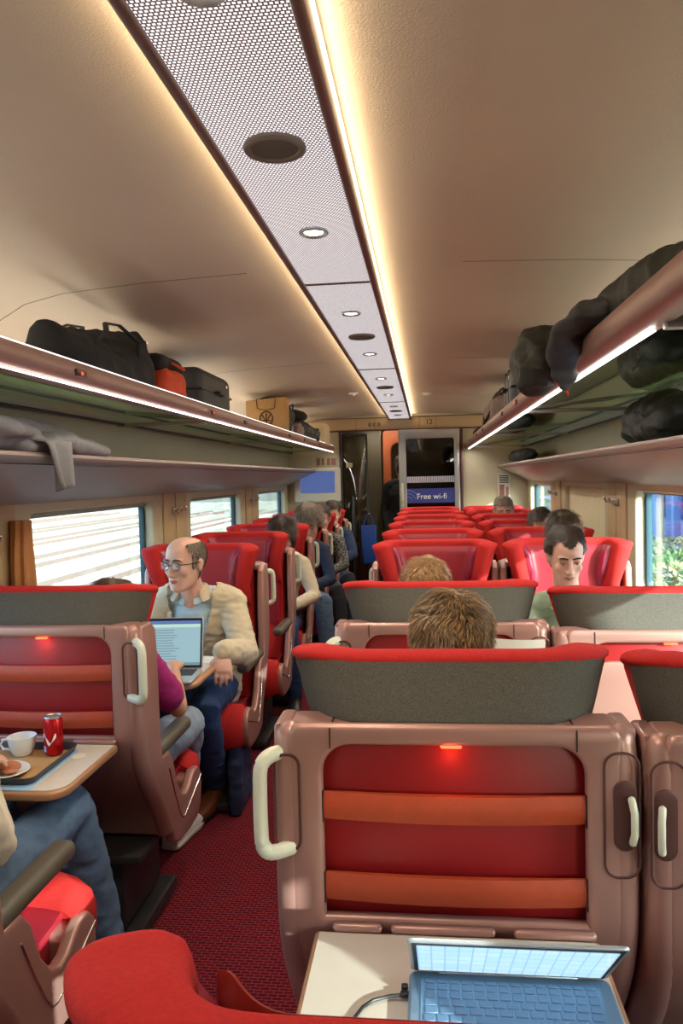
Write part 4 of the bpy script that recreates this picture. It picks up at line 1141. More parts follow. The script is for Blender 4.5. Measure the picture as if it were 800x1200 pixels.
# ------------------------------------------------------------------ things on tables, racks and floor
M['silver'] = mat('silver_aluminium', rgb(190, 196, 202), .35, .6)
M['bluegrey'] = mat('blue_grey_metal', rgb(130, 160, 186), .35, .4)
M['keycap'] = mat('screenlit_keycap', rgb(104, 130, 160), .5)  # blue light of the display is put into the key colour
M['blackcan'] = mat('black_canvas', rgb(34, 34, 36), .85, 0, .08, 60, .6, 300)
M['charcoal'] = mat('charcoal_nylon', rgb(58, 60, 62), .6, 0, .08, 60, .5, 250)
M['olive'] = mat('dark_olive_nylon', rgb(58, 62, 50), .7, 0, .1, 50, .4, 200)
M['orangec'] = mat('orange_canvas', rgb(214, 78, 40), .75, 0, .05, 60)
M['kraft'] = mat('kraft_paper', rgb(188, 148, 96), .8, 0, .04, 40)
M['ink'] = mat('print_ink', rgb(84, 60, 36), .8)
M['creambox'] = mat('cream_box', rgb(220, 202, 160), .6, 0, .04, 30)
M['bluegreysuit'] = mat('blue_grey_shell', rgb(74, 80, 92), .45, .1)
M['greywool'] = mat('grey_wool_cloth', rgb(150, 146, 142), .95, 0, .05, 60, .5, 300)
M['bluebag'] = mat('blue_woven_plastic', rgb(20, 70, 150), .5, 0, .06, 80)
M['navybag'] = mat('navy_nylon', rgb(34, 50, 84), .7, 0, .08, 60)
M['porcelain'] = mat('porcelain', rgb(232, 232, 226), .2)
M['canred'] = mat('red_can', rgb(200, 24, 30), .25, .5)
M['traydark'] = mat('dark_tray', rgb(62, 54, 52), .45)
M['food_orange'] = mat('orange_sauce', rgb(224, 132, 50), .5, 0, .2, 200)
M['food_green'] = mat('green_salad', rgb(104, 124, 62), .6, 0, .3, 200)
M['food_brown'] = mat('browned_pastry', rgb(178, 108, 70), .5, 0, .2, 100)
M['paper'] = mat('paper', rgb(226, 220, 206), .8)
M['newsink'] = mat('grey_newsprint', rgb(150, 146, 140), .8)
M['pinkbag'] = mat('pale_mauve_cloth', rgb(150, 132, 128), .8, 0, .1, 40)
M['mint'] = mat('screen_mint', rgb(120, 170, 180), .4)
def screen_mat():
    m, nt, b = nodes('laptop_display'); S(b, 'Base Color', (0, 0, 0, 1)); S(b, 'Roughness', .12)
    tc = nt.nodes.new('ShaderNodeTexCoord'); br = nt.nodes.new('ShaderNodeTexBrick'); br.inputs['Scale'].default_value = 1
    br.inputs['Brick Width'].default_value = .019; br.inputs['Row Height'].default_value = .03; br.inputs['Mortar Size'].default_value = .0012; br.offset = 0
    br.inputs['Color1'].default_value = (.50, .80, 1, 1); br.inputs['Color2'].default_value = (.60, .86, 1, 1); br.inputs['Mortar'].default_value = (.36, .62, .85, 1)
    nt.links.new(tc.outputs['Object'], br.inputs['Vector']); nt.links.new(br.outputs['Color'], b.inputs['Emission Color']); S(b, 'Emission Strength', .75)
    return m
M['display'] = screen_mat()
M['disp_white'] = emis('document_page', (.30, .46, .52, 1), .8)
M['disp_bar'] = emis('document_bar', (.10, .17, .40, 1), .8)
M['disp_line'] = emis('document_line', (.16, .26, .30, 1), .8)
M['disp_mint'] = emis('document_band', (.42, .62, .50, 1), .9)

# laptop on the tray table in front
lp = empty('laptop', (.108, 1.150, .7475), 0, 'open blue-lit laptop on the tray table in front of the camera', 'laptop')
MB().bm(plate(rr(.288, .205, .010, 0, -.1025), [], .014, .005, 'xy', .007)).build('base', 'bluegrey', lp)
kb = MB().rbox((0, -.070, .0142), (.262, .104, .001), 0).build('keyboard_bed', 'bluegrey', lp)
krow = [(14, -.0235, .009), (14, -.036, .0135), (14, -.0525, .0155), (13, -.069, .0155), (12, -.0855, .0155)]
for n, y, h in krow:
    w = .252/n
    for i in range(n):
        MB().rbox((-.126+w*(i+.5), y, .0152), (w-.0028, h-.002, .0022), .0008, 1).build('key', 'keycap', kb)
for x, w in ((-.118, .016), (-.100, .016), (-.082, .016), (-.064, .016), (-.010, .085), (.043, .016), (.061, .016), (.085, .022), (.112, .022)):
    MB().rbox((x, -.102, .0152), (w, .0135, .0022), .0008, 1).build('key', 'keycap', kb)
MB().rbox((-.01, -.155, .0142), (.10, .055, .0012), .001).build('touchpad', 'silver', lp)
th = math.radians(43); scr = empty('tmp_holder'); bpy.data.objects.remove(scr)
def lid(pt):        # lid coordinates: x across, y up the lid, z out of the display face
    x, y, z = pt; d = Vector((0, -math.cos(th), math.sin(th))); nn = Vector((0, -math.sin(th), -math.cos(th)))
    return Vector((x, .004, .016))+d*y+nn*z
lo = MB().bm(plate(rr(.288, .192, .008, 0, .098), [], .006, .002, 'xy', 0)).xf(lid).build('screen_lid', 'silver', lp)
MB().rbox((0, .098, .0034), (.280, .184, .0008), 0).xf(lid).build('bezel', 'black', lo)
dp = MB().rbox((0, 0, 0), (.268, .166, .0008), 0).build('display', 'display', lo)
dp.matrix_local = Matrix.Translation(lid((0, .100, .0044))) @ Matrix((Vector((1, 0, 0)), Vector((0, -math.cos(th), math.sin(th))), Vector((0, -math.sin(th), -math.cos(th))))).transposed().to_4x4()
MB().tube([(-.10, .004, .013), (.10, .004, .013)], .006, 12).build('hinge', 'silver', lp)
cb = MB().tube([(-.158, -.045, .007), (-.175, -.047, .006), (-.20, -.055, .004), (-.215, -.07, .003), (-.228, -.10, .003), (-.228, -.16, .003)], .0025, 8)
cb.rbox((-.152, -.045, .008), (.018, .010, .007), .002).rbox((-.155, -.030, .009), (.010, .007, .009), .002)
cb.xf(lambda p: p+Vector((.108, 1.150, .7475)))
tag(cb.build('charging_cable', 'black'), 'black charging cable plugged into the left side of the blue-lit laptop', 'cable')

# table between the facing seats on the left
def fold_table(x0, x1, y0, y1, lab, aisle):
    t = empty('folding_table', ((x0+x1)/2, (y0+y1)/2, 0), 0, lab, 'table')
    w, d = x1-x0, y1-y0
    o = rr(w, d, (.09, .004, .004, .09) if aisle > 0 else (.004, .09, .09, .004), 0, 0)
    MB().bm(plate(o, [], .024, .010, 'xy', .736)).build('table_top', 'wood', t)
    MB().bm(plate(rr(w-.03, d-.03, (.08, .004, .004, .08) if aisle > 0 else (.004, .08, .08, .004)), [], .002, .0005, 'xy', .7485)).build('top_inlay', 'traytop', t)
    MB().rbox((-aisle*(w/2-.12), 0, .37), (.05, .10, .72), .015, 3).rbox((-aisle*(w/2-.12), 0, .02), (.16, .26, .03), .01).build('table_leg', 'shell_dark', t)
fold_table(XL+.01, -.90, 2.80, 3.29, 'folding table holding the silver laptop, between the facing seats on the left', 1)
fold_table(.30, XR-.01, 2.80, 3.26, 'folding table before the man in the sage shirt', -1)
# silver laptop used by the person in magenta
l2 = empty('laptop', (-1.065, 3.0, .7495), math.radians(4), 'silver laptop with a text document on screen, on the folding table', 'laptop')
MB().bm(plate(rr(.29, .20, .010, 0, -.10), [], .012, .004, 'xy', .006)).build('base', 'silver', l2)
MB().rbox((0, -.062, .0125), (.26, .095, .0012), 0).build('keyboard', 'dark', l2, kind='stuff')
MB().rbox((0, -.155, .0125), (.09, .05, .0008), 0).build('touchpad', 'white', l2)
t2 = math.radians(104)
def lid2(p):
    x, y, z = p; d = Vector((0, -math.cos(t2), math.sin(t2))); nn = Vector((0, -math.sin(t2), -math.cos(t2)))
    return Vector((x, .002, .012))+d*y+nn*z
ld = MB().bm(plate(rr(.29, .205, .010, 0, .1035), [], .006, .002, 'xy', 0)).xf(lid2).build('screen_lid', 'silver', l2)
MB().rbox((0, .104, .0032), (.284, .198, .0006), 0).xf(lid2).build('bezel', 'black', ld)
d2 = MB().rbox((0, .104, .0040), (.272, .180, .0006), 0).xf(lid2).build('display', 'disp_white', ld)
MB().rbox((0, .187, .0046), (.272, .014, .0004), 0).xf(lid2).build('title_bar', 'disp_bar', ld)
MB().rbox((0, .173, .0046), (.272, .012, .0004), 0).xf(lid2).build('ribbon', 'disp_mint', ld)
MB().rbox((0, .019, .0046), (.272, .012, .0004), 0).xf(lid2).build('status_bar', 'disp_line', ld)
rg = random.Random(4)
for i in range(12): MB().rbox((-.03-.02*rg.random(), .155-.0105*i, .0046), (.12+.05*rg.random(), .0035, .0004), 0).xf(lid2).build('text_line', 'disp_line', ld)
o = MB().rbox((-.945, 3.20, .7506), (.07, .13, .0012), 0).build('paper_sheet', 'paper'); tag(o, 'white paper on the folding table next to the silver laptop', 'paper')

# food tray on the left table
TX, TY, TZ = -1.205, 1.975, .747
ft = empty('serving_tray', (TX, TY, TZ), 0, 'dark plastic serving tray with pale liner on the left tray table', 'tray')
rings = []
for w, d, z in ((.35, .255, .0), (.365, .270, .022), (.372, .277, .022), (.358, .262, .004), (.345, .25, .004)):
    rings.append([Vector((x, y, z)) for x, y in rr(w, d, .025)])
MB().loft(rings, True, True).build('tray_body', 'traydark', ft)
MB().rbox((0, 0, .0045), (.33, .235, .001), 0).build('paper_liner', 'kraft', ft)
MB().bm(plate(rr(.372, .292, .02, 0, -.012), [], .004, .001, 'xy', .0)).build('blue_white_card', 'blue2w', ft)
cp = empty('coffee_cup', (-1.165, 2.055, TZ+.005), 0, 'white porcelain cup beside the red can on the serving tray', 'cup')
rings = []
for r_, z in ((.018, 0), (.024, .001), (.032, .015), (.037, .035), (.040, .054), (.0385, .054), (.035, .034), (.029, .014), (.015, .006)):
    rings.append([Vector((r_*math.cos(k*PI/16), r_*math.sin(k*PI/16), z)) for k in range(32)])
MB().loft(rings).build('cup_body', 'porcelain', cp)
MB().tube([(-.034, -.006, .046), (-.052, -.010, .044), (-.060, -.012, .032), (-.052, -.010, .018), (-.033, -.006, .016)], .0042, 10).build('cup_handle', 'porcelain', cp)
cn = empty('drink_can', (-1.072, 2.06, TZ+.005), 0, 'slim red drink can on the serving tray', 'can')
rings = []
for r_, z in ((.018, .0), (.023, .003), (.0265, .010), (.0265, .098), (.0235, .107)):
    rings.append([Vector((r_*math.cos(k*PI/20), r_*math.sin(k*PI/20), z)) for k in range(40)])
MB().loft(rings).build('can_body', 'canred', cn)
rings = []
for r_, z in ((.0235, .107), (.0245, .110), (.0235, .1125), (.021, .109), (.005, .108)):
    rings.append([Vector((r_*math.cos(k*PI/20), r_*math.sin(k*PI/20), z)) for k in range(40)])
MB().loft(rings).build('can_lid', 'alu', cn)
def wrap(r0, pts_a, th_):       # ribbon on the side of the can
    mb = MB(); rows = []
    for a, z, h in pts_a:
        q = math.radians(a); rows.append([Vector((r0*math.cos(q), r0*math.sin(q), z-h)), Vector((r0*math.cos(q), r0*math.sin(q), z+h)), Vector(((r0-.001)*math.cos(q), (r0-.001)*math.sin(q), z+h)), Vector(((r0-.001)*math.cos(q), (r0-.001)*math.sin(q), z-h))])
    return mb.loft(rows)
wrap(.0270, [(-150+6*i, .050+.012*math.sin(i*.45), .004+.003*math.sin(i*.9)) for i in range(18)], 0).build('script_band', 'porcelain', cn)
wrap(.0270, [(-150+6*i, .022, .008) for i in range(7)], 0).build('label_patch', 'blue2w', cn)
pl = empty('plate', (-1.145, 1.905, TZ+.005), 0, 'small white plate of hot food on the serving tray', 'plate')
rings = []
for r_, z in ((.03, 0), (.05, .002), (.074, .013), (.073, .015), (.05, .005), (.01, .004)):
    rings.append([Vector((r_*1.05*math.cos(k*PI/20), r_*.9*math.sin(k*PI/20), z)) for k in range(40)])
MB().loft(rings).build('plate_body', 'porcelain', pl)
rg = random.Random(9)
fo = MB()
for i in range(26): fo.ell((-.035+.045*rg.random(), -.03+.05*rg.random(), .009+.008*rg.random()), (.007, .005, .004), 8)
tag(fo.xf(lambda p: p+Vector((-1.145, 1.905, TZ+.005))).build('salad', 'food_green'), 'chopped green vegetables on the small white plate', 'food', None, 'stuff')
fo = MB()
for i in range(10): fo.ell((-.04+.03*rg.random(), -.042+.02*rg.random(), .009+.006*rg.random()), (.008, .006, .004), 8)
tag(fo.xf(lambda p: p+Vector((-1.145, 1.905, TZ+.005))).build('sauce', 'food_orange'), 'orange sauce pieces at the edge of the plate', 'food', None, 'stuff')
fo = MB().ell((.022, .008, .020), (.032, .022, .014), 16).ell((.030, -.004, .014), (.022, .02, .008), 12)
tag(fo.xf(lambda p: p+Vector((-1.145, 1.905, TZ+.005))).build('pastry', 'food_brown'), 'browned folded pastry on the small white plate', 'food')
cpl = MB().disc((-1.0, 2.06, .7475), .022, .002, 24)
tag(cpl.build('clear_coaster', 'paper'), 'pale round coaster on the left tray table near the hinge', 'coaster')

# newspaper held in front of the nearest head
nb = empty('newspaper', (.165, 1.90, .76), 0, 'open white newspaper held up by the nearest person', 'newspaper')
rows = []
for i in range(13):
    x = -.125+.25*i/12; b_ = .012*math.sin(PI*i/12*2)+.02*abs(x)
    rows.append([Vector((x, b_, .0)), Vector((x, b_+.06, .345-.03*abs(x))), Vector((x, b_+.061, .345-.03*abs(x))), Vector((x, b_+.001, .0))])
MB().loft(rows).build('page', 'paper', nb)
mb = MB()
for i in range(14): mb.rbox((.062, .005+.0026*i*1.7+.002, .03+.022*i), (.095, .002, .004), 0)
for i in range(14): mb.rbox((-.062, .005+.0026*i*1.7+.002, .03+.022*i), (.095, .002, .004), 0)
mb.build('print_lines', 'newsink', nb, kind='stuff')

# ---- bags
def soft(name, mb, m, lab, cat, voxel=.008, disp=.012, ds=.07, smooth_=6, root=None, **k):
    o = organic(mb, name, m, root, voxel, smooth_, disp, ds)
    if root is None: tag(o, lab, cat)
    return o
RZ = 1.846   # top of the glass floor
# black tote
tb = empty('tote_bag', (-1.17, 2.66, RZ), 0, 'large black tote bag with long handles on the left rack', 'bag')
mb = MB(); rings = []
for z, hw, hd in ((0, .34, .13), (.03, .36, .14), (.10, .37, .125), (.16, .38, .08), (.185, .385, .035)):
    ring = []
    for k in range(40):
        a = 2*PI*k/40; y = hw*math.copysign(abs(math.cos(a))**.5, math.cos(a)); x = hd*math.copysign(abs(math.sin(a))**.6, math.sin(a))
        lift = (.125*sm(.0, 1.05, y/hw)+.012*sm(.7, 1, -y/hw)-.012)*(z/.205) if z > .05 else 0
        ring.append(Vector((x, y, z+lift)))
    rings.append(ring)
mb.loft(rings); o = organic(mb, 'bag_body', 'blackcan', tb, .009, 2, .009, .08)
for sx in (1, -1):
    MB().tube([(sx*.085, -.17, .15), (sx*.11, -.15, .19), (sx*.07, -.06, .235), (sx*.07, .06, .25), (sx*.11, .15, .20), (sx*.095, .17, .12), (sx*.125, .12, .02)], [(.010, .004)]*7, 10).build('handle', 'charcoal', tb)
MB().disc((.05, .39, .245), .006, .012, 12).build('stud', 'chrome', tb)
# orange bag behind it
ob = empty('duffel_bag', (-1.16, 3.17, RZ), 0, 'orange and black soft bag between the tote and the black suitcase', 'bag')
mb = MB().rbox((0, 0, .075), (.26, .26, .15), .04, 4); organic(mb, 'bag_body', 'orangec', ob, .01, 4, .008, .08)
mb = MB().rbox((0, -.01, .165), (.23, .28, .07), .03, 4); organic(mb, 'bag_top', 'blackcan', ob, .01, 4, .008, .08)
MB().tube([(.12, -.05, .17), (.15, 0, .15), (.13, .08, .16)], .006, 8).build('strap', 'orangec', ob)
def suitcase(name, loc, dims, m, lab, rz=0, ribs=0):
    c = empty(name, loc, rz, lab, 'suitcase'); w, d, h = dims
    MB().rbox((0, 0, h/2), dims, min(dims)*.22, 4).build('case_body', m, c)
    mb = MB().rbox((0, 0, h*.52), (w+.006, d+.006, .012), .004)
    mb.build('zip_band', 'black', c)
    for i in range(ribs):
        y = -d/2+d*(i+1)/(ribs+1)
        MB().rbox((0, y, h/2), (w+.008, .016, h*.86), .006).build('rib', m, c)
    MB().tube([(w/2-.02, -.06, h*.52), (w/2+.022, -.05, h*.52), (w/2+.022, .05, h*.52), (w/2-.02, .06, h*.52)], .008, 10).build('carry_handle', 'black', c)
    for y in (-d*.38, d*.38): MB().disc((-w/2-.005, y, .03), .02, .02, 16, axis='x').build('wheel', 'black', c)
    MB().rbox((w/2+.004, d*.3, h*.75), (.004, .03, .02), .001).build('badge', 'chrome', c)
    return c
suitcase('suitcase', (-1.22, 3.82, RZ-.002), (.36, .56, .225), 'charcoal', 'black suitcase lying on the left rack after the orange bag', 0)
# olive backpack and kraft bag
bp = empty('backpack', (-1.20, 5.98, RZ), 0, 'dark olive backpack lying behind the kraft paper bag', 'backpack')
mb = MB().ell((0, 0, .16), (.17, .26, .16), 20).ell((.02, -.10, .22), (.13, .14, .08), 14); organic(mb, 'pack_body', 'olive', bp, .010, 4, .018, .08)
MB().tube([(.10, .12, .25), (.14, .20, .28), (.12, .28, .22)], .008, 8).build('pack_strap', 'black', bp)
kb_ = empty('paper_bag', (-1.155, 5.62, RZ), math.radians(-90), 'kraft paper bag with round printed emblem on the left rack', 'bag')
rings = []
for z, w, d in ((0, .11, .29), (.12, .115, .30), (.27, .10, .305)):
    rings.append([Vector((x, y, z+(.010*math.sin(y*12) if z > .2 else 0))) for x, y in rr(w, d, .004)])
MB().loft(rings).build('bag_body', 'kraft', kb_, autos=25)
def onface(p): return Vector((.0575, p[0]*.95, p[1]+.012))
mb = MB(); e = [onface((.0+.05*math.cos(a), .125+.05*math.sin(a))) for a in [2*PI*k/32 for k in range(33)]]
mb.tube(e, .005, 6)
mb.tube([onface((-.03, .15)), onface((.0, .10)), onface((.03, .15))], .005, 6).tube([onface((-.035, .11)), onface((.035, .11))], .004, 6).tube([onface((0, .09)), onface((0, .16))], .005, 6)
mb.xf(lambda p: p+Vector((-.0, 0, -.012))).build('printed_emblem', 'ink', kb_)
MB().tube([(.053, -.07, .265), (.060, -.065, .20), (.062, 0, .185), (.060, .065, .20), (.053, .07, .265)], .003, 6).build('string_handle', 'ink', kb_)
mb = MB().ell((-1.14, 6.75, RZ+.09), (.15, .30, .10), 16).ell((-1.08, 7.1, RZ+.07), (.10, .25, .08), 16)
soft('folded_coat', mb, 'charcoal', 'dark folded coat on the left rack beyond the kraft bag', 'coat', .012, .02, .09)
mb = MB().ell((-1.17, 6.80, RZ+.235), (.13, .20, .06), 16)
soft('black_hat', mb, 'blackcan', 'round black hat lying on the dark coat, far left rack', 'hat', .012, .006, .09)
mb = MB().ell((-1.05, 6.32, RZ+.07), (.05, .10, .075), 12)
soft('scarf', mb, 'pinkbag', 'small pale scarf bundle right behind the kraft bag', 'scarf', .008, .012, .04)
cb_ = empty('travel_case', (-1.135, 7.85, RZ), 0, 'cream hard case with dark luggage tag at the far end of the left rack', 'suitcase')
MB().rbox((0, 0, .12), (.29, .34, .24), .03, 4).build('case_body', 'creambox', cb_)
for z in (.07, .12, .17): MB().rbox((0, -.171, z), (.25, .006, .008), .002).build('rib', 'creambox', cb_)
tg = MB().rbox((.04, -.178, .13), (.07, .006, .10), .003).build('luggage_tag', 'ink', cb_)
MB().rbox((.04, -.182, .13), (.035, .004, .07), .002).build('tag_card', 'paper', tg)

# grey blanket on the left lower shelf, one end hanging over the edge
mb = MB()
SH = 1.628
for (x, y0, y1, r_, a) in ((-1.40, 1.75, 2.95, .05, 0), (-1.31, 1.9, 2.9, .045, .3), (-1.245, 1.8, 2.35, .035, .5), (-1.26, 2.3, 2.9, .042, .2), (-1.35, 2.15, 2.85, .045, .7)):
    z = SH+r_*.7+(.045 if a >= .5 else 0)
    mb.tube([(x, y0, z-.01), (x+.02*math.sin(a*9), (y0*2+y1)/3, z+.012), (x, (y0+2*y1)/3, z), (x-.01, y1, z-.012)], [(r_*1.2, r_*.6), (r_*1.35, r_*.8), (r_*1.3, r_*.85), (r_*1.1, r_*.5)], 14)
bl = empty('grey_blanket', (-1.30, 2.4, SH), 0, 'light grey wool garment bunched on the left lower shelf, one end hanging', 'garment')
mb.xf(lambda p: p-Vector((-1.30, 2.4, SH))); organic(mb, 'bundle', 'greywool', bl, .008, 7, .010, .085)
rows = []
for i in range(15):
    t = i/14; row = []
    wv = .11-.06*t
    for k in range(17):
        s = k/16; yy = 2.38+(s-.5)*2*wv+.03*t; fold = .012*math.sin(s*PI*3+.5)*(.4+t)
        if t < .3: x = -1.29+(.115)*(t/.3); z = SH+.055-.02*t/.3
        else: x = -1.178+fold*1.0; z = SH+.035-(t-.3)/.7*.165*(1-.25*abs(s-.4))
        row.append(Vector((x+.0+fold*.3, yy, z)))
    rows.append(row)
v = [p-Vector((-1.30, 2.4, SH)) for r in rows for p in r]; f = [(i*17+j, i*17+j+1, (i+1)*17+j+1, (i+1)*17+j) for i in range(14) for j in range(16)]
o = MB().add(v, f).build('hanging_end', 'greywool', bl, autos=180); md = o.modifiers.new('s', 'SOLIDIFY'); md.thickness = .008

# right rack
ct = empty('dark_coat', (.62, 2.4, RZ), 0, 'dark green hooded coat spilling over the lip of the right rack', 'coat')
mb = MB().ell((.72, 2.15, RZ+.06), (.15, .60, .065), 20).ell((.56, 1.98, RZ+.085), (.12, .52, .075), 20, rot=Matrix.Rotation(.08, 3, 'Z')).ell((.50, 2.72, RZ+.08), (.11, .25, .085), 18).ell((.405, 2.78, 1.925), (.095, .18, .105), 18).ell((.375, 2.66, 1.865), (.065, .14, .075), 16).ell((.42, 3.02, 2.005), (.03, .07, .025), 10, rot=Matrix.Rotation(.6, 3, 'X'))
mb.xf(lambda p: p-Vector((.62, 2.4, RZ))); organic(mb, 'coat_body', 'olivedk', ct, .009, 4, .020, .08)
mb = MB().tube([(.50, 1.95, 1.93), (.415, 2.0, 1.915), (.375, 2.05, 1.885), (.365, 2.09, 1.83), (.37, 2.11, 1.775), (.375, 2.115, 1.75)], [(.05, .03), (.055, .028), (.05, .022), (.042, .020), (.030, .016), (.018, .010)], 16)
mb.xf(lambda p: p-Vector((.62, 2.4, RZ))); organic(mb, 'hanging_sleeve', 'charcoal', ct, .006, 4, .012, .05)
MB().tube([(-.243, -.285, -.10), (-.243, -.288, -.112), (-.240, -.28, -.118)], .003, 6).build('zip_pull', 'fab', ct)
suitcase('suitcase', (.60, 3.78, RZ), (.28, .36, .255), 'bluegreysuit', 'ribbed blue-grey suitcase on the right rack behind the dark coat', PI, 3)
suitcase('suitcase', (.60, 4.30, RZ), (.30, .42, .25), 'bluegreysuit', 'blue-grey suitcase behind the ribbed one, right rack', PI, 2)
hb = empty('holdall', (.60, 5.5, RZ), 0, 'pale mauve and black holdall near the far end of the right rack', 'bag')
mb = MB().rbox((0, 0, .09), (.32, .95, .18), .05, 4); organic(mb, 'bag_body', 'pinkbag', hb, .012, 4, .02, .09)
mb = MB().rbox((0.02, -.1, .20), (.26, .60, .09), .035, 4); organic(mb, 'bag_top', 'blackcan', hb, .012, 4, .014, .09)
MB().tube([(-.16, -.3, .10), (-.185, -.2, .05), (-.18, .1, .04), (-.16, .3, .12)], .009, 8).build('strap', 'blackcan', hb)
mb = MB().ell((.57, 7.2, RZ+.06), (.13, .35, .06), 16)
soft('small_bag', mb, 'blackcan', 'low black bag at the far end of the right rack', 'bag', .012, .012, .08)
# right lower shelf
bkp = empty('backpack', (.93, 3.12, SH), 0, 'black backpack on the right lower shelf', 'backpack')
mb = MB().ell((0, 0, .09), (.13, .34, .10), 20).ell((-.04, -.18, .07), (.09, .13, .07), 16).ell((0, .22, .06), (.1, .16, .06), 14)
organic(mb, 'pack_body', 'olivedk', bkp, .009, 4, .022, .075)
MB().tube([(-.10, -.25, .03), (-.12, -.12, .11), (-.11, .08, .12), (-.10, .2, .05)], [(.012, .005)]*4, 10).build('pack_strap', 'blackcan', bkp)
mb = MB().ell((.88, 7.2, SH+.055), (.09, .75, .06), 16).ell((.86, 6.75, SH+.045), (.07, .25, .05), 14)
soft('shoulder_bag', mb, 'blackcan', 'long black bag at the far end of the right lower shelf', 'bag', .014, .014, .10)

# blue shopping bag hanging by the partition
bb = empty('shopping_bag', (-.625, 8.29, .60), 0, 'bright blue shopping bag hanging by the doorway', 'bag')
rings = []
for z, w, d in ((0, .13, .09), (.1, .15, .10), (.30, .16, .09), (.40, .165, .06)):
    rings.append([Vector((x, y, z+.01*math.sin(x*40))) for x, y in rr(w, d, .02)])
MB().loft(rings).build('bag_body', 'bluebag', bb, autos=60)
MB().tube([(-.06, -.04, .39), (-.02, 0, .52), (.02, .0, .52), (.06, -.04, .39)], .005, 8).build('bag_handle', 'bluebag', bb)
tag(MB().tube([(-.625, 8.37, 1.14), (-.625, 8.29, 1.115), (-.625, 8.275, 1.13)], .006, 8).build('bag_hook', 'chrome'), 'small hook carrying the blue shopping bag', 'hook')
# navy bag on the floor
nb_ = empty('laptop_bag', (-.893, 3.47, .0), .06, 'navy blue bag standing on the floor beside the brown shoe', 'bag')
mb = MB().rbox((0, 0, .19), (.06, .30, .37), .022, 4); organic(mb, 'bag_body', 'navybag', nb_, .008, 3, .008, .08)
MB().tube([(0, -.08, .37), (0, -.06, .42), (0, .06, .42), (0, .08, .37)], .006, 8).build('bag_handle', 'navybag', nb_)
MB().disc((.033, -.08, .33), .008, .006, 12, axis='x').build('clasp', 'chrome', nb_)
# ------------------------------------------------------------------ outside
def ground(name, c1, c2, scale, x0, x1, z):
    m, nt, b = nodes(name); S(b, 'Roughness', .9)
    tc = nt.nodes.new('ShaderNodeTexCoord'); n = nt.nodes.new('ShaderNodeTexNoise'); n.inputs['Scale'].default_value = scale; n.inputs['Detail'].default_value = 6
    mp = nt.nodes.new('ShaderNodeMapping'); mp.inputs['Scale'].default_value = (1, .35, 1)
    nt.links.new(tc.outputs['Object'], mp.inputs[0]); nt.links.new(mp.outputs[0], n.inputs['Vector'])
    cr = nt.nodes.new('ShaderNodeValToRGB'); cr.color_ramp.elements[0].position = .35; cr.color_ramp.elements[1].position = .65
    cr.color_ramp.elements[0].color = c1; cr.color_ramp.elements[1].color = c2
    nt.links.new(n.outputs['Fac'], cr.inputs[0]); nt.links.new(cr.outputs[0], b.inputs['Base Color'])
    M[name] = m
    st(MB().rbox(((x0+x1)/2, 20, z), (x1-x0, 160, .2), 0).build(name, name))
ground('ground_ballast', rgb(124, 114, 98), rgb(176, 162, 140), 1.6, -80, -1.9, -1.35)
ground('ground_street', rgb(120, 128, 150), rgb(150, 158, 176), .8, 1.6, 80, -1.45)
M['rust'] = mat('rail_steel', rgb(120, 104, 92), .5, .3)
M['sleeper'] = mat('sleeper', rgb(196, 188, 172), .9)
M['grass'] = mat('grass_strip', rgb(150, 156, 116), .9, 0, .2, 3)
for i, x in enumerate((-5.2, -9.4, -13.4, -18, -22.5, -28, -34, -41)):
    t = empty('railway_track', (x, 0, -1.25), 0, 'railway track outside the left windows, %s from the train' % ['nearest', 'second', 'third', 'fourth', 'fifth', 'sixth', 'seventh', 'farthest'][i], 'railway track', 'tracks outside the left windows')
    mb = MB()
    for k in range(110): mb.rbox((0, -8+k*.62, .05), (2.5, .26, .10), 0)
    mb.build('sleepers', 'sleeper', t, kind='stuff')
    for s in (-.72, .72): MB().rbox((s, 28, .17), (.07, 76, .15), 0).build('rail', 'rust', t)
mb = MB()
for x, w in ((-7.3, 1.5), (-11.4, .8), (-15.8, 1.6), (-20.3, 1.2), (-25.3, 2), (-31, 1.5)):
    mb.rbox((x, 20, -1.24), (w, 150, .05), 0)
st(mb.build('ground_grass', 'grass'))
# bushes on the right
M['leaf'] = mat('leaves', rgb(120, 166, 96), .7, 0, .12, 3)
M['leaf2'] = mat('olive_leaves', rgb(168, 172, 124), .7, 0, .12, 3)
M['twig'] = mat('twig', rgb(110, 90, 70), .8)
def bush(x, y, z, r, h, n, m, lab):
    b = empty('bush', (x, y, z), 0, lab, 'bush', 'bushes outside the right windows')
    rg = random.Random(int(x*100+y)); mb = MB()
    for i in range(n):
        a = rg.random()*2*PI; u = rg.random()**.5; zz = rg.random()
        rad = r*math.sqrt(max(0, 1-(zz*1.6-.6)**2 if zz > .375 else .9+zz*.2))
        d = .75+.25*rg.random()
        p = Vector((rad*d*math.cos(a), rad*d*math.sin(a), h*zz))
        q = Matrix.Rotation(rg.random()*6, 3, 'Z') @ Matrix.Rotation(rg.random()*2.2-1.1, 3, 'X')
        s = .05+.06*rg.random()
        v = [p+q @ Vector(c) for c in ((-s*.5, 0, 0), (0, -s*.9, .01), (s*.5, 0, 0), (0, s*.9, .01))]
        mb.add(v, [(0, 1, 2, 3)])
    mb.build('foliage', m, b, smooth=False)
    mb = MB()
    for i in range(9):
        a = i*.7; mb.tube([(0, 0, 0), (.35*r*math.cos(a), .35*r*math.sin(a), h*.5), (.6*r*math.cos(a), .6*r*math.sin(a), h*.8)], [.03, .02, .008], 6)
    mb.build('stems', 'twig', b)
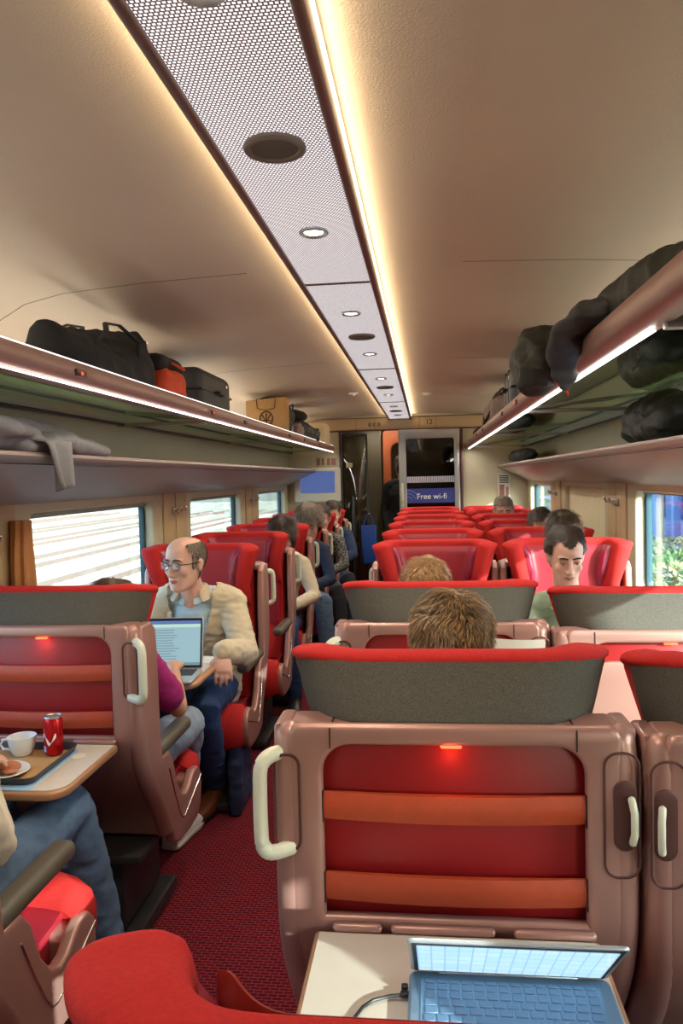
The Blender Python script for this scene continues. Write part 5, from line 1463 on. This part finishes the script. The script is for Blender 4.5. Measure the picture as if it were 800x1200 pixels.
sp = [(3.6, 8.6, 1.2, 1.75), (3.9, 11.6, 1.5, 1.5), (5.0, 14.8, 1.5, 1.35), (3.2, 6.2, 1.0, 1.7), (6.0, 18.4, 1.7, 1.3), (4.6, 22.4, 1.9, 1.6), (3.6, 26.6, 2.0, 2.0), (3.3, 3.4, 1.0, 1.7), (2.9, 17.6, 1.0, 1.5)]
for i, (x, y, r, h) in enumerate(sp):
    bush(x, y, -1.35, r, h, 2600, 'leaf2' if i in (1, 4) else 'leaf', ['leafy green bush filling the lower right window', 'olive bush beside the right window edge', 'green bush behind the olive one', 'green bush close outside the right window', 'olive bush before the blue facade', 'bush far along the right side of the line', 'last bush seen through the far right window', 'green bush nearest the camera outside', 'small green bush beside the track'][i])
M['facade'] = mat('blue_grey_facade', rgb(140, 160, 196), .8, 0, .06, 1)
M['facade_glass'] = mat('facade_glass', rgb(70, 92, 140), .2)
bd = empty('building', (10.5, 30, -1.35), 0, 'pale blue facade with columns and dark windows, through the right window', 'building')
MB().rbox((2, 0, 3), (4, 40, 6), .02).build('wall', 'facade', bd)
for k in range(16):
    w = MB().rbox((-.02, -19+2.5*k, 1.9), (.10, 1.3, 2.2), .01).build('window', 'facade_glass', bd)
for k in range(17):
    MB().rbox((-.5, -20.2+2.5*k, 3), (.3, .3, 6), .03).build('column', 'facade', bd)
pst = empty('signpost', (6.6, 22.5, -1.35), 0, 'thin post with small sign in front of the blue facade', 'signpost')
MB().tube([(0, 0, 0), (0, 0, 3.4)], .05).build('pole', 'rust', pst); MB().rbox((0, 0, 2.55), (.05, .9, .45), .02).build('panel', 'facade_glass', pst)

# ------------------------------------------------------------------ light and camera
w = bpy.data.worlds.new('World'); SC.world = w; w.use_nodes = True
nt = w.node_tree; bg = nt.nodes['Background']
sk = nt.nodes.new('ShaderNodeTexSky'); sk.sky_type = 'NISHITA'; sk.sun_disc = False
sk.sun_elevation = math.radians(32); sk.sun_rotation = math.radians(132); sk.air_density = 1; sk.dust_density = 2.5
nt.links.new(sk.outputs[0], bg.inputs[0]); bg.inputs[1].default_value = W_STR
sn = bpy.data.lights.new('sun', 'SUN'); sn.energy = SUN; sn.angle = .012; sn.color = (1, .93, .82)
so = bpy.data.objects.new('sun', sn); COL.objects.link(so)
back = Vector((.72, -.66, .30)).normalized()
so.rotation_euler = back.to_track_quat('Z', 'Y').to_euler()
cam = bpy.data.cameras.new('camera'); co = bpy.data.objects.new('camera', cam); COL.objects.link(co); SC.camera = co
cam.sensor_fit = 'VERTICAL'; cam.sensor_height = 36; cam.sensor_width = 24; cam.lens = 27; cam.clip_start = .02; cam.clip_end = 300
f_ = Vector((99, 42, -900)).normalized(); u_ = Vector((-.02, 1, 0)); u_ = (u_-f_*u_.dot(f_)).normalized(); r_ = f_.cross(u_)
co.matrix_world = Matrix.Translation((0, 0, 1.52)) @ Matrix((r_, f_, u_)).to_4x4()
vs = SC.view_settings; vs.view_transform = 'Standard'; vs.look = 'None'; vs.gamma = 1; vs.exposure = EXPO; vs.use_curve_mapping = False
SC.cycles.use_denoising = True; SC.cycles.max_bounces = 8; SC.cycles.diffuse_bounces = 4; SC.cycles.glossy_bounces = 3; SC.cycles.transparent_max_bounces = 12
SC.cycles.caustics_reflective = False; SC.cycles.caustics_refractive = False; SC.cycles.sample_clamp_indirect = 4
# every loose one-mesh thing gets its origin at the middle of its base
for o in list(bpy.data.objects):
    if o.parent is None and o.type == 'MESH' and o.location.length < 1e-6 and len(o.data.vertices) and not o.name.startswith(('wall', 'floor', 'ceiling', 'trim')):
        c = np.empty(len(o.data.vertices)*3); o.data.vertices.foreach_get('co', c); c = c.reshape(-1, 3)
        b0 = np.array([(c[:, 0].min()+c[:, 0].max())/2, (c[:, 1].min()+c[:, 1].max())/2, c[:, 2].min()])
        if 'kind' in o and o['kind'] == 'structure': continue
        o.data.vertices.foreach_set('co', (c-b0).ravel()); o.data.update(); o.location = tuple(b0)
